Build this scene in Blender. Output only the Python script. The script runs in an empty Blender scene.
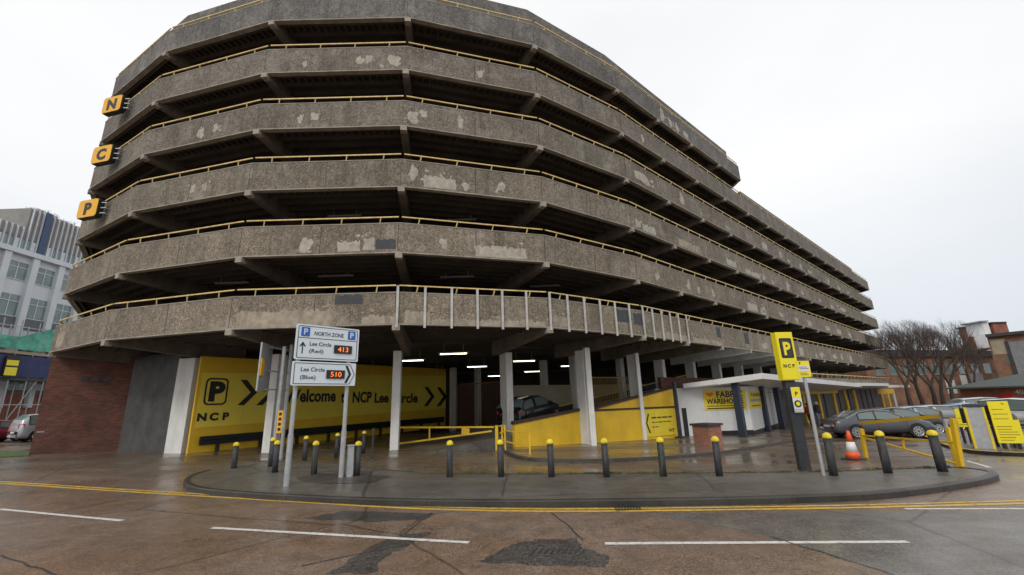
import bpy, bmesh, math, random
from math import sin, cos, pi, radians, sqrt, exp
from mathutils import Vector, Matrix
random.seed(7)
SC = bpy.context.scene
COL = SC.collection
# ------------------------------------------------------------------ camera model
F, PT, RL, H = 432.416, radians(14.7743), radians(1.77832), 1.84
def ray(px, py):
    u, v = (px-512)/F, -(py-287.5)/F
    u, v = u*cos(RL)+v*sin(RL), -u*sin(RL)+v*cos(RL)
    return Vector((u, cos(PT)-v*sin(PT), sin(PT)+v*cos(PT)))
EYE = Vector((0, 0, H))
def ss(t):
    t = max(0., min(1., t)); return t*t*(3-2*t)
def ter(x, y):
    q = .75*x+.35*(y-12); a = ss((y-9)/9)
    return -.75*(1-exp(-.075*q))*a if q > 0 else .6*(1-exp(.03*q))*a
def gz(px, py, z):
    d = ray(px, py); return EYE+d*((z-H)/d.z)
def gp(px, py, lift=0.):
    z = 0.
    for i in range(60):
        p = gz(px, py, z+lift); z = .5*z+.5*ter(p.x, p.y)
    return p
def aty(px, py, Y):
    d = ray(px, py); return EYE+d*(Y/d.y)
def onv(px, py, a, b):
    n = Vector((-(b-a).y, (b-a).x, 0)); d = ray(px, py)
    return EYE+d*((a-EYE).dot(n)/d.dot(n))
# ------------------------------------------------------------------ materials
def lin(c):
    return tuple(((v/12.92) if v <= .04045 else ((v+.055)/1.055)**2.4) for v in c)
class NT:
    def __init__(s, name):
        s.m = bpy.data.materials.new(name); s.m.use_nodes = True
        s.n = s.m.node_tree.nodes; s.l = s.m.node_tree.links
        s.b = s.n['Principled BSDF']; s.tc = s.n.new('ShaderNodeTexCoord')
    def noise(s, scale, detail=4, rough=.6, coord='Object', stretch=None):
        t = s.n.new('ShaderNodeTexNoise'); t.inputs['Scale'].default_value = scale
        t.inputs['Detail'].default_value = detail; t.inputs['Roughness'].default_value = rough
        src = s.tc.outputs[coord]
        if stretch:
            mp = s.n.new('ShaderNodeMapping'); mp.inputs['Scale'].default_value = stretch
            s.l.new(src, mp.inputs['Vector']); src = mp.outputs[0]
        s.l.new(src, t.inputs['Vector']); return t.outputs['Fac']
    def vor(s, scale, coord='Object', out='Distance'):
        t = s.n.new('ShaderNodeTexVoronoi'); t.inputs['Scale'].default_value = scale
        s.l.new(s.tc.outputs[coord], t.inputs['Vector']); return t.outputs[out]
    def ramp(s, fac, stops, interp='LINEAR'):
        r = s.n.new('ShaderNodeValToRGB'); r.color_ramp.interpolation = interp
        while len(r.color_ramp.elements) < len(stops): r.color_ramp.elements.new(.5)
        for e, (p, c) in zip(r.color_ramp.elements, stops):
            e.position = p; e.color = (c, c, c, 1) if isinstance(c, (int, float)) else (*c, 1)
        s.l.new(fac, r.inputs[0]); return r.outputs[0]
    def mix(s, fac, a, b, mode='MIX'):
        m = s.n.new('ShaderNodeMix'); m.data_type = 'RGBA'; m.blend_type = mode
        for i, v in ((0, fac), (6, a), (7, b)):
            if isinstance(v, (int, float)) and i == 0: m.inputs[0].default_value = v
            elif isinstance(v, (int, float)): m.inputs[i].default_value = (v, v, v, 1)
            elif isinstance(v, tuple): m.inputs[i].default_value = (*v, 1)
            else: s.l.new(v, m.inputs[i])
        return m.outputs[2]
    def col(s, v):
        if isinstance(v, tuple): s.b.inputs['Base Color'].default_value = (*v, 1)
        else: s.l.new(v, s.b.inputs['Base Color'])
    def rough(s, v):
        if isinstance(v, (int, float)): s.b.inputs['Roughness'].default_value = v
        else: s.l.new(v, s.b.inputs['Roughness'])
    def bump(s, h, strength=.3, dist=.01):
        b = s.n.new('ShaderNodeBump'); b.inputs['Strength'].default_value = strength
        b.inputs['Distance'].default_value = dist
        s.l.new(h, b.inputs['Height']); s.l.new(b.outputs[0], s.b.inputs['Normal'])
def simple(name, c, rough=.6, var=.25, scale=3., metal=0., spec=.5, bump=0., dirt=None):
    t = NT(name)
    n = t.noise(scale, 5, .65)
    a = tuple(v*(1-var) for v in c); b = tuple(min(1, v*(1+var)) for v in c)
    col = t.ramp(n, [(.3, a), (.7, b)])
    if dirt:
        n2 = t.noise(scale*.7, 6, .7, stretch=(1, 1, .25))
        col = t.mix(t.ramp(n2, [(.5, 0.), (.72, dirt[1])]), col, dirt[0])
    t.col(col); t.rough(rough); t.b.inputs['Metallic'].default_value = metal
    t.b.inputs['Specular IOR Level'].default_value = spec
    if bump: t.bump(t.noise(scale*12, 3), bump, .01)
    return t.m
def emis(name, c, st):
    t = NT(name); t.col(tuple(c)); t.b.inputs['Emission Color'].default_value = (*c, 1)
    t.b.inputs['Emission Strength'].default_value = st; return t.m
def concrete(name, a, b, pale, paleamt=.0, warm=None):
    t = NT(name)
    big = t.noise(.35, 5, .6)
    base = t.ramp(big, [(.32, a), (.68, b)])
    sp = t.vor(26., out='Color'); bw = t.n.new('ShaderNodeRGBToBW'); t.l.new(sp, bw.inputs[0])
    base = t.mix(1., base, t.ramp(bw.outputs[0], [(.15, .58), (.5, 1.), (.85, 1.55)]), 'MULTIPLY')
    md = t.noise(5., 5, .7); base = t.mix(1., base, t.ramp(md, [(.3, .78), (.7, 1.25)]), 'MULTIPLY')
    st = t.noise(1.6, 5, .7, stretch=(1, 1, .12))
    base = t.mix(t.ramp(st, [(.48, 0.), (.75, .55)]), base, (.045, .042, .04))
    s2 = t.noise(7., 4, .6, stretch=(1, 1, .05))
    base = t.mix(t.ramp(s2, [(.55, 0.), (.8, .6)]), base, (.05, .045, .04))
    s3 = t.noise(.9, 6, .7); base = t.mix(t.ramp(s3, [(.52, 0.), (.66, .32)]), base, pale)
    if paleamt:
        pn = t.noise(1.1, 6, .65)
        base = t.mix(t.ramp(pn, [(.635, 0.), (.66, paleamt)]), base, pale)
    t.col(base); t.rough(.92)
    t.bump(bw.outputs[0], .35, .015)
    return t.m
M = {}
M['agg'] = [concrete('exposed_aggregate_%s' % nm, a, b, (.42, .38, .32), p) for nm, a, b, p in (
    ('first', (.165, .138, .102), (.26, .217, .162), .35), ('second', (.165, .138, .102), (.255, .212, .158), .3),
    ('third', (.15, .127, .097), (.228, .195, .15), .3), ('fourth', (.14, .121, .096), (.212, .184, .148), .2),
    ('fifth', (.14, .122, .10), (.21, .184, .152), .15), ('sixth', (.115, .108, .10), (.168, .158, .147), .1))]
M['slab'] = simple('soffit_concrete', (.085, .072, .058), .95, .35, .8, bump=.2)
M['beam'] = simple('beam_concrete', (.175, .148, .118), .9, .3, 1.5, dirt=((.06, .055, .05), .6))
M['tip'] = simple('bare_concrete', (.34, .30, .245), .9, .2, 4.)
M['lip'] = simple('concrete_lip', (.33, .295, .245), .9, .3, 2.)
M['patch'] = simple('render_patch', (.36, .305, .235), .95, .3, 4., bump=.4, dirt=((.17, .14, .11), .8))
M['patch_pale'] = simple('filler_patch', (.42, .385, .32), .95, .25, 5., bump=.3, dirt=((.2, .175, .14), .7))
M['patch_dark'] = simple('overpaint_patch', (.060, .064, .072), .8, .25, 5.)
M['cream'] = simple('cream_paint', (.72, .53, .21), .5, .25, 6., dirt=((.2, .12, .06), .5))
M['galv'] = simple('galvanised_steel', (.42, .43, .44), .45, .15, 6., metal=.3)
M['fin'] = simple('pale_steel_paint', (.52, .51, .48), .6, .2, 3., dirt=((.2, .17, .13), .5))
M['white'] = simple('white_masonry_paint', (.78, .77, .74), .7, .06, 2., dirt=((.42, .39, .34), .45))
M['whiteclean'] = simple('white_sheet', (.72, .72, .71), .45, .05, 2., dirt=((.45, .44, .42), .4))
M['yellow'] = simple('signal_yellow', (.80, .50, .02), .5, .12, 1.2, dirt=((.42, .26, .03), .4))
M['yellow2'] = simple('panel_yellow', (.78, .60, .03), .55, .12, 1.5)
M['wyellow'] = simple('welcome_wall_yellow', (.86, .54, .03), .5, .08, 1.)
M['wpanel'] = simple('welcome_panel_yellow', (.94, .73, .08), .5, .06, 1.)
M['signy'] = simple('sign_yellow', (.88, .74, .02), .4, .04, 2.)
M['amber'] = simple('sign_amber', (.86, .44, .015), .45, .06, 2.)
M['black'] = simple('black_paint', (.015, .015, .016), .5, .2, 4.)
M['char'] = simple('charcoal_paint', (.035, .037, .042), .5, .3, 6., dirt=((.10, .09, .08), .4))
M['navy'] = simple('dark_blue_paint', (.028, .036, .06), .45, .25, 4.)
M['brown'] = simple('dark_brown_boards', (.06, .032, .02), .7, .3, 5.)
M['cap'] = simple('bollard_yellow', (.80, .62, .03), .6, .1, 14., dirt=((.25, .18, .04), .7))
M['bpost'] = simple('bollard_black', (.028, .029, .032), .6, .3, 9., dirt=((.14, .125, .105), .85))
M['glass'] = simple('car_glass', (.14, .175, .17), .05, .1, 2., spec=.9)
M['glassb'] = simple('window_glass', (.16, .22, .22), .12, .3, .8, spec=.8)
M['tyre'] = simple('tyre_rubber', (.02, .02, .02), .85, .2, 8.)
M['rim'] = simple('alloy', (.55, .55, .56), .3, .1, 8., metal=.7)
M['red'] = simple('tail_light_red', (.5, .02, .015), .25, .1, 8.)
M['lamp'] = simple('headlight_glass', (.6, .62, .64), .12, .1, 8.)
M['orange'] = simple('cone_orange', (.85, .12, .03), .5, .1, 6.)
M['refl'] = simple('reflective_white', (.78, .78, .76), .4, .05, 6.)
M['net'] = simple('green_netting', (.10, .38, .29), .8, .5, .9, dirt=((.35, .45, .42), .8))
M['blueh'] = simple('blue_sheeting', (.035, .045, .13), .7, .3, 1.)
M['office'] = simple('office_white', (.62, .65, .69), .6, .06, .6)
M['ribs'] = simple('office_ribbed_grey', (.26, .25, .235), .8, .15, 1.)
M['navyband'] = simple('office_blue_band', (.04, .075, .16), .5, .1, 1.)
M['spandrel'] = simple('office_spandrel_grey', (.12, .125, .14), .5, .15, 1.)
M['roof'] = simple('slate_roof', (.085, .10, .095), .8, .2, 2.)
M['grey'] = simple('mid_grey', (.30, .30, .31), .6, .15, 2.)
M['dkroof'] = simple('dark_roof_band', (.05, .048, .05), .8, .2, .6)
M['bark'] = simple('bark', (.055, .043, .035), .95, .3, 5.)
M['twig'] = simple('twig_bark', (.082, .060, .050), .95, .3, 5.)
M['grass'] = simple('grass_blades', (.07, .10, .025), .8, .4, 5.)
M['leafl'] = simple('fallen_leaves', (.30, .22, .08), .8, .4, 9.)
M['yline'] = simple('yellow_line_paint', (.62, .40, .05), .55, .2, 14., dirt=((.15, .10, .06), .95))
M['wline'] = simple('white_line_paint', (.66, .64, .60), .55, .1, 14., dirt=((.2, .16, .13), .95))
M['blue'] = simple('sign_blue', (.01, .12, .50), .4, .05, 5.)
M['signw'] = simple('sign_white', (.70, .77, .82), .4, .03, 1.5)
M['led'] = emis('led_orange', (1., .20, .03), .8)
M['tube'] = emis('fluorescent_tube', (1., .93, .72), 5.)
M['offtube'] = simple('unlit_tube', (.35, .35, .33), .5, .1, 2.)
M['shutter'] = simple('dark_shutter', (.06, .062, .07), .5, .2, 1.)
M['corr'] = simple('corrugated_grey', (.08, .077, .073), .5, .45, 1., metal=.2)
M['skin'] = simple('skin', (.45, .28, .2), .6, .1, 8.)
M['hair'] = simple('pale_hair', (.55, .52, .48), .8, .1, 20.)
M['coat'] = simple('dark_coat', (.012, .013, .018), .9, .2, 8.)
M['jeans'] = simple('jeans', (.10, .13, .19), .9, .2, 8.)
M['redcoat'] = simple('red_coat', (.35, .03, .02), .9, .2, 8.)
M['stone'] = simple('kerb_stone', (.065, .058, .05), .5, .35, 3., bump=.3)
M['edge'] = simple('earthy_edging', (.10, .075, .045), .9, .4, 5., bump=.4)
M['poster'] = simple('red_poster', (.55, .03, .02), .6, .1, 2.)
M['creamwall'] = simple('cream_wall', (.34, .29, .20), .8, .15, 1.)
def brick(name, c1, c2, mortar, s=1.):
    t = NT(name); b = t.n.new('ShaderNodeTexBrick')
    b.inputs['Color1'].default_value = (*c1, 1); b.inputs['Color2'].default_value = (*c2, 1)
    b.inputs['Mortar'].default_value = (*mortar, 1); b.inputs['Scale'].default_value = s
    b.inputs['Brick Width'].default_value = .225; b.inputs['Row Height'].default_value = .075
    b.inputs['Mortar Size'].default_value = .006; b.inputs['Bias'].default_value = 0.
    t.l.new(t.tc.outputs['UV'], b.inputs['Vector'])
    n = t.noise(.7, 5); c = t.mix(1., b.outputs['Color'], t.ramp(n, [(.3, .6), (.7, 1.3)]), 'MULTIPLY')
    t.col(c); t.rough(.9); t.bump(b.outputs['Fac'], -.4, .006); return t.m
M['brick'] = brick('brown_brick', (.17, .056, .034), (.09, .033, .023), (.10, .08, .07))
M['brickred'] = brick('red_brick', (.36, .11, .06), (.24, .075, .045), (.25, .2, .17))
M['bricktan'] = brick('tan_brick', (.27, .135, .078), (.20, .10, .058), (.2, .15, .11))
M['brickbox'] = brick('orange_brick', (.36, .14, .08), (.28, .10, .06), (.30, .24, .2))
def asphalt(name, a, b, stain, wet=.5, agg=60., spk=(.6, 1.5)):
    t = NT(name)
    big = t.noise(.22, 6, .6); base = t.ramp(big, [(.35, a), (.65, b)])
    st = t.noise(.5, 6, .65, stretch=(.5, 1.2, 1)); base = t.mix(t.ramp(st, [(.5, 0.), (.68, .8)]), base, stain)
    v = t.vor(agg, out='Color'); bw = t.n.new('ShaderNodeRGBToBW'); t.l.new(v, bw.inputs[0])
    base = t.mix(1., base, t.ramp(bw.outputs[0], [(.15, spk[0]), (.5, .95), (.9, spk[1])]), 'MULTIPLY')
    mid = t.noise(2.5, 6, .7); base = t.mix(1., base, t.ramp(mid, [(.3, .72), (.7, 1.25)]), 'MULTIPLY')
    cr = t.n.new('ShaderNodeTexVoronoi'); cr.feature = 'DISTANCE_TO_EDGE'; cr.inputs['Scale'].default_value = .22
    mp = t.n.new('ShaderNodeMix'); mp.data_type = 'VECTOR'; mp.inputs[0].default_value = .12
    nz = t.n.new('ShaderNodeTexNoise'); nz.inputs['Scale'].default_value = 1.2; t.l.new(t.tc.outputs['Object'], nz.inputs['Vector'])
    t.l.new(t.tc.outputs['Object'], mp.inputs[4]); t.l.new(nz.outputs['Color'], mp.inputs[5]); t.l.new(mp.outputs[1], cr.inputs['Vector'])
    base = t.mix(t.ramp(cr.outputs['Distance'], [(0., .75), (.006, 0.)]), base, (.02, .018, .016))
    t.col(base)
    w = t.noise(.33, 5, .6, stretch=(.6, 1.3, 1))
    t.rough(t.ramp(w, [(.38, .12+.25*(1-wet)), (.66, .50)])); t.b.inputs['Specular IOR Level'].default_value = .5
    t.bump(bw.outputs[0], .22, .006); return t.m
M['road'] = asphalt('wet_brown_asphalt', (.168, .110, .075), (.225, .168, .130), (.220, .124, .064), .8, 75., (.5, 1.55))
M['road2'] = asphalt('grey_worn_asphalt', (.140, .125, .110), (.185, .170, .155), (.13, .10, .075), .95, 75., (.6, 1.45))
M['court'] = asphalt('wet_forecourt_concrete', (.120, .086, .058), (.190, .150, .115), (.165, .085, .038), .95, 40.)
M['pave'] = asphalt('wet_grey_pavement', (.100, .091, .079), (.150, .136, .117), (.120, .090, .062), .35, 60.)
M['tar'] = asphalt('dark_tar_patch', (.058, .052, .048), (.088, .078, .070), (.05, .044, .04), .5, 45., (.45, 1.9))
M['apron'] = asphalt('apron_concrete', (.125, .090, .062), (.195, .158, .124), (.160, .086, .042), .95, 40.)
def paint(name, c, metal=.3):
    t = NT(name); t.col(t.ramp(t.noise(3., 3), [(.3, tuple(v*.93 for v in c)), (.7, c)])); t.rough(.28)
    t.b.inputs['Metallic'].default_value = metal; t.b.inputs['Coat Weight'].default_value = .6
    t.b.inputs['Coat Roughness'].default_value = .08; return t.m
# ------------------------------------------------------------------ mesh builder
class MB:
    def __init__(s): s.v = []; s.f = []; s.mi = []; s.mats = []
    def m(s, mat):
        if mat not in s.mats: s.mats.append(mat)
        return s.mats.index(mat)
    def add(s, vs, fs, mat=None):
        o = len(s.v); k = s.m(mat) if mat else 0
        s.v += [Vector(v) for v in vs]; s.f += [[i+o for i in f] for f in fs]; s.mi += [k]*len(fs)
    def box(s, c, d, rz=0., mat=None):
        hx, hy, hz = d[0]/2, d[1]/2, d[2]/2; R = Matrix.Rotation(rz, 3, 'Z'); c = Vector(c)
        vs = [c+R@Vector((x*hx, y*hy, z*hz)) for x in (-1, 1) for y in (-1, 1) for z in (-1, 1)]
        s.add(vs, [(0, 1, 3, 2), (4, 6, 7, 5), (0, 4, 5, 1), (2, 3, 7, 6), (0, 2, 6, 4), (1, 5, 7, 3)], mat)
    def bar(s, p, q, w, h, mat=None, up=None, h2=None):
        p, q = Vector(p), Vector(q); d = (q-p).normalized(); up = Vector(up) if up else Vector((0, 0, 1))
        if abs(d.dot(up)) > .98: up = Vector((0, 1, 0))
        a = d.cross(up).normalized(); b = a.cross(d); h2 = h if h2 is None else h2
        vs = [e+a*(i*w/2)+b*(j*k/2) for e, k in ((p, h), (q, h2)) for i, j in ((-1, -1), (1, -1), (1, 1), (-1, 1))]
        s.add(vs, [(0, 3, 2, 1), (4, 5, 6, 7), (0, 1, 5, 4), (1, 2, 6, 5), (2, 3, 7, 6), (3, 0, 4, 7)], mat)
    def tube(s, pts, r, n=8, mat=None, r2=None, cap=True):
        pts = [Vector(p) for p in pts]; N = len(pts); base = len(s.v); vs = []; fs = []
        for i, p in enumerate(pts):
            d = (pts[min(i+1, N-1)]-pts[max(i-1, 0)]).normalized()
            up = Vector((0, 0, 1)) if abs(d.z) < .95 else Vector((1, 0, 0))
            a = d.cross(up).normalized(); b = a.cross(d)
            rr = r if r2 is None else r+(r2-r)*i/(N-1)
            vs += [p+a*(cos(2*pi*k/n)*rr)+b*(sin(2*pi*k/n)*rr) for k in range(n)]
        for i in range(N-1):
            for k in range(n):
                k2 = (k+1) % n; fs.append((i*n+k, i*n+k2, (i+1)*n+k2, (i+1)*n+k))
        if cap: fs += [tuple(range(n-1, -1, -1)), tuple(range((N-1)*n, N*n))]
        s.add(vs, fs, mat)
    def lathe(s, c, prof, n=16, mat=None):
        c = Vector(c); vs = []; fs = []
        for r, z in prof: vs += [c+Vector((r*cos(2*pi*k/n), r*sin(2*pi*k/n), z)) for k in range(n)]
        for i in range(len(prof)-1):
            for k in range(n):
                k2 = (k+1) % n; fs.append((i*n+k, i*n+k2, (i+1)*n+k2, (i+1)*n+k))
        fs += [tuple(range(n-1, -1, -1)), tuple(range((len(prof)-1)*n, len(prof)*n))]
        s.add(vs, fs, mat)
    def prism(s, poly, z0, z1, mat=None):
        n = len(poly); g = lambda z, p: z(p[0], p[1]) if callable(z) else z
        vs = [(p[0], p[1], g(z0, p)) for p in poly]+[(p[0], p[1], g(z1, p)) for p in poly]
        s.add(vs, [tuple(range(n-1, -1, -1)), tuple(range(n, 2*n))]+[(i, (i+1) % n, n+(i+1) % n, n+i) for i in range(n)], mat)
    def wall(s, a, b, z0, z1, t=.2, mat=None):
        a, b = Vector((a[0], a[1])), Vector((b[0], b[1])); d = (b-a).normalized(); n = Vector((-d.y, d.x))*t
        s.prism([a, b, b+n, a+n], z0, z1, mat)
    def plate(s, fr, poly, t=.01, mat=None, off=0.):
        n = len(poly); vs = [fr(x, y, off) for x, y in poly]+[fr(x, y, off+t) for x, y in poly]
        s.add(vs, [tuple(range(n-1, -1, -1)), tuple(range(n, 2*n))]+[(i, (i+1) % n, n+(i+1) % n, n+i) for i in range(n)], mat)
    def rect(s, fr, x0, y0, x1, y1, t=.01, mat=None, off=0.): s.plate(fr, [(x0, y0), (x1, y0), (x1, y1), (x0, y1)], t, mat, off)
    def text(s, fr, string, x, y, size, mat=None, off=.01, sx=1., bold=0., align='LEFT', maxw=None):
        vs, fs = text_mesh(string, size, bold, align)
        if maxw:
            w = max(v[0] for v in vs)-min(v[0] for v in vs); sx = maxw/w
        s.add([fr(x+v[0]*sx, y+v[1], off+v[2]) for v in vs], fs, mat)
    def frame_ring(s, fr, poly_out, poly_in, t=.004, mat=None, off=0.):
        n = len(poly_out)
        for i in range(n):
            j = (i+1) % n; s.plate(fr, [poly_out[i], poly_out[j], poly_in[j], poly_in[i]], t, mat, off)
    def build(s, name, mat=None, parent=None, smooth=False, world=True):
        me = bpy.data.meshes.new(name); off = Vector((0, 0, 0))
        if parent is not None and world:
            p = parent
            while p: off += p.location; p = p.parent
        me.from_pydata([v-off for v in s.v], [], s.f)
        for mm in (s.mats or [mat]): me.materials.append(mm)
        if s.mats: me.polygons.foreach_set('material_index', s.mi)
        if smooth: me.polygons.foreach_set('use_smooth', [True]*len(me.polygons))
        uv = me.uv_layers.new(name='UVMap')
        for p in me.polygons:
            nn = p.normal
            if abs(nn.z) > .7: t = Vector((1, 0, 0)); b = Vector((0, 1, 0))
            else: t = Vector((-nn.y, nn.x, 0)).normalized(); b = Vector((0, 0, 1))
            for li in p.loop_indices:
                co = me.vertices[me.loops[li].vertex_index].co+off; uv.data[li].uv = (co.dot(t), co.dot(b))
        o = bpy.data.objects.new(name, me); COL.objects.link(o)
        if parent is not None: o.parent = parent
        return o
_tc = {}
def text_mesh(string, size, bold, align):
    k = (string, bold, align)
    if k not in _tc:
        cu = bpy.data.curves.new('t', 'FONT'); cu.body = string; cu.size = 1.; cu.align_x = align
        cu.offset = bold; cu.extrude = .003; cu.resolution_u = 3
        o = bpy.data.objects.new('t', cu); COL.objects.link(o)
        bpy.context.view_layer.update()
        me = bpy.data.meshes.new_from_object(o.evaluated_get(bpy.context.evaluated_depsgraph_get()))
        _tc[k] = ([tuple(v.co) for v in me.vertices], [tuple(p.vertices) for p in me.polygons])
        bpy.data.objects.remove(o); bpy.data.curves.remove(cu); bpy.data.meshes.remove(me)
    vs, fs = _tc[k]
    return [(v[0]*size, v[1]*size, v[2]) for v in vs], fs
def frame(o, u, tilt_n=None):
    """plane frame: origin o, horizontal unit u, normal faces the viewer side (u x z)"""
    o = Vector(o); u = Vector((u[0], u[1], 0)).normalized(); z = Vector((0, 0, 1)); n = u.cross(z)
    return lambda x, y, w=0.: o+u*x+z*y+n*w
def rrect(x0, y0, x1, y1, r, k=5):
    pts = []
    for cxx, cyy, a0 in ((x1-r, y0+r, -90), (x1-r, y1-r, 0), (x0+r, y1-r, 90), (x0+r, y0+r, 180)):
        pts += [(cxx+r*cos(radians(a0+90*i/k)), cyy+r*sin(radians(a0+90*i/k))) for i in range(k+1)]
    return pts
def tag(o, label, cat, group=None, kind=None):
    if label: o['label'] = label
    if cat: o['category'] = cat
    if group: o['group'] = group
    if kind: o['kind'] = kind
    return o
def thing(name, loc, label, cat, group=None, rz=0.):
    o = bpy.data.objects.new(name, None); COL.objects.link(o); o.location = loc; o.rotation_euler.z = rz
    o.empty_display_size = .3
    return tag(o, label, cat, group)
def dup(root, loc, rz=0., label=None, group=None):
    def cp(o, par):
        c = o.copy(); COL.objects.link(c)
        if par: c.parent = par
        for ch in list(o.children): cp(ch, c)
        return c
    r = cp(root, None); r.location = loc; r.rotation_euler.z = rz
    if label: r['label'] = label
    if group: r['group'] = group
    return r
# ------------------------------------------------------------------ ground
def ground_mesh():
    xs = sorted(set([-900, -500, -300, -200, -150, -110]+[-90+2*i for i in range(0, 30)]+[-30+.5*i for i in range(0, 141)]+[40+2*i for i in range(1, 40)]+[140, 180, 250, 400, 600, 900]))
    ys = sorted(set([-300, -100, -40, -15]+[0+i for i in range(0, 9)]+[8+.5*i for i in range(0, 65)]+[40+2*i for i in range(1, 31)]+[120, 150, 200, 300, 500, 900, 1500]))
    mb = MB(); nx = len(xs)
    mb.v = [Vector((x, y, ter(x, y))) for y in ys for x in xs]
    mb.f = [[j*nx+i, j*nx+i+1, (j+1)*nx+i+1, (j+1)*nx+i] for j in range(len(ys)-1) for i in range(nx-1)]
    mb.mi = [0]*len(mb.f)
    return mb
gm = ground_mesh(); g_o = gm.build('ground', M['court']); tag(g_o, 'wet brown forecourt ground spreading around the car park', None, kind='structure')
def drape(name, poly, lift, mat, skirt=0., step=.5):
    bm = bmesh.new(); f = bm.faces.new([bm.verts.new((p[0], p[1], 0)) for p in poly]); bm.normal_update()
    if f.normal.z < 0: f.normal_flip()
    bmesh.ops.triangulate(bm, faces=bm.faces[:])
    x0, x1 = min(p[0] for p in poly), max(p[0] for p in poly); y0, y1 = min(p[1] for p in poly), max(p[1] for p in poly)
    y0c = max(y0, 8.5)
    if y1 > 8.5:
        y = math.ceil(y0c/step)*step
        while y < y1:
            bmesh.ops.bisect_plane(bm, geom=bm.verts[:]+bm.edges[:]+bm.faces[:], plane_co=(0, y, 0), plane_no=(0, 1, 0)); y += step
        x = math.ceil(x0/step)*step
        while x < x1:
            bmesh.ops.bisect_plane(bm, geom=bm.verts[:]+bm.edges[:]+bm.faces[:], plane_co=(x, 0, 0), plane_no=(1, 0, 0)); x += step
    for v in bm.verts: v.co.z = ter(v.co.x, v.co.y)+lift
    if skirt:
        be = [e for e in bm.edges if e.is_boundary]
        r = bmesh.ops.extrude_edge_only(bm, edges=be)
        for v in r['geom']:
            if isinstance(v, bmesh.types.BMVert): v.co.z -= skirt
    bmesh.ops.recalc_face_normals(bm, faces=bm.faces[:])
    me = bpy.data.meshes.new(name); bm.to_mesh(me); bm.free(); me.materials.append(mat)
    o = bpy.data.objects.new(name, me); COL.objects.link(o); return o
def P2(px, py, lift=0.):
    p = gp(px, py, lift); return (p.x, p.y)
kerb_px = [(205, 474.6), (193, 477.5), (184, 482), (182, 487), (190, 492), (211, 495.7), (263, 500), (300, 502), (350, 505), (436, 507.5), (553, 508), (680, 506.5), (760, 505), (863, 501.5), (905, 497.5), (940, 493), (975, 487.5), (995, 483), (1002, 479), (992, 475.3), (966, 472.3)]
KB = [P2(*p) for p in kerb_px]
def smooth_path(pts, k=2):
    for _ in range(k):
        q = [pts[0]]
        for a, b in zip(pts, pts[1:]):
            q += [(a[0]*.75+b[0]*.25, a[1]*.75+b[1]*.25), (a[0]*.25+b[0]*.75, a[1]*.25+b[1]*.75)]
        pts = q+[pts[-1]]
    return pts
KB = smooth_path(KB)
road_poly = [(-300, -60), (300, -60), (300, 8.2), (60, 8.2)]+[P2(1024, 490)]+[P2(1002, 479.5)]+[(x, y+.04) for x, y in KB[::-1] if y < 9.6 or x < -5]+[P2(120, 470), P2(0, 470), (-60, 19.5), (-300, 40)]
# road: everything this side of the kerb
rd = drape('road', [(-300, -60), (300, -60), (300, 9.2), (12, 9.2)]+[p for p in KB[::-1] if p[1] < 9.7 or p[0] < -6]+[P2(150, 478), P2(60, 474), P2(0, 472), (-60, 20)], .004, M['road'])
tag(rd, 'wet brown two-lane road in front of the car park', None, kind='structure')
def off_path(pts, d):
    out = []
    for i, p in enumerate(pts):
        a = Vector(pts[max(i-1, 0)]); b = Vector(pts[min(i+1, len(pts)-1)]); t = (b-a).normalized()
        out.append((p[0]-t.y*d, p[1]+t.x*d))
    return out
back_px = [(966, 472), (888, 474), (834, 476.5), (720, 477.5), (604, 478.2), (500, 478.6), (430, 477.6), (396, 475), (350, 468), (300, 464.5), (250, 464.5)]
BK = [P2(*p) for p in back_px]
KI = off_path(KB, .14)
pv = drape('pavement', KI+BK, .105, M['pave'], .105)
tag(pv, 'wet dark grey pavement island with rounded ends', None, kind='structure')
# kerb stones along the outer edge
mb = MB(); acc = 0.; KO = KB
for (a, b, c, d) in zip(KO, KO[1:], KI[1:], KI):
    za, zb = ter(*a), ter(*b); hh = .118; L = (Vector(b)-Vector(a)).length
    e = .018
    a2 = (a[0]+(d[0]-a[0])*e/.14, a[1]+(d[1]-a[1])*e/.14); b2 = (b[0]+(c[0]-b[0])*e/.14, b[1]+(c[1]-b[1])*e/.14)
    vs = [(*a, za), (*b, zb), (*b, zb+hh-e), (*a, za+hh-e), (*b2, zb+hh), (*a2, za+hh), (*c, zb+hh), (*d, za+hh), (*c, zb+.05), (*d, za+.05)]
    mb.add(vs, [(0, 1, 2, 3), (3, 2, 4, 5), (5, 4, 6, 7), (7, 6, 8, 9)])
t = NT('kerb_granite'); cc = t.ramp(t.noise(.9, 6, .7), [(.3, (.020, .019, .017)), (.7, (.058, .052, .045))])
cc = t.mix(1., cc, t.ramp(t.noise(30., 3), [(.3, .7), (.7, 1.3)]), 'MULTIPLY'); t.col(cc); t.rough(.45); t.bump(t.noise(25., 3), .3, .01)
tag(mb.build('kerb', t.m), 'worn dark stone kerb around the pavement island', None, kind='structure')
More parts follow.
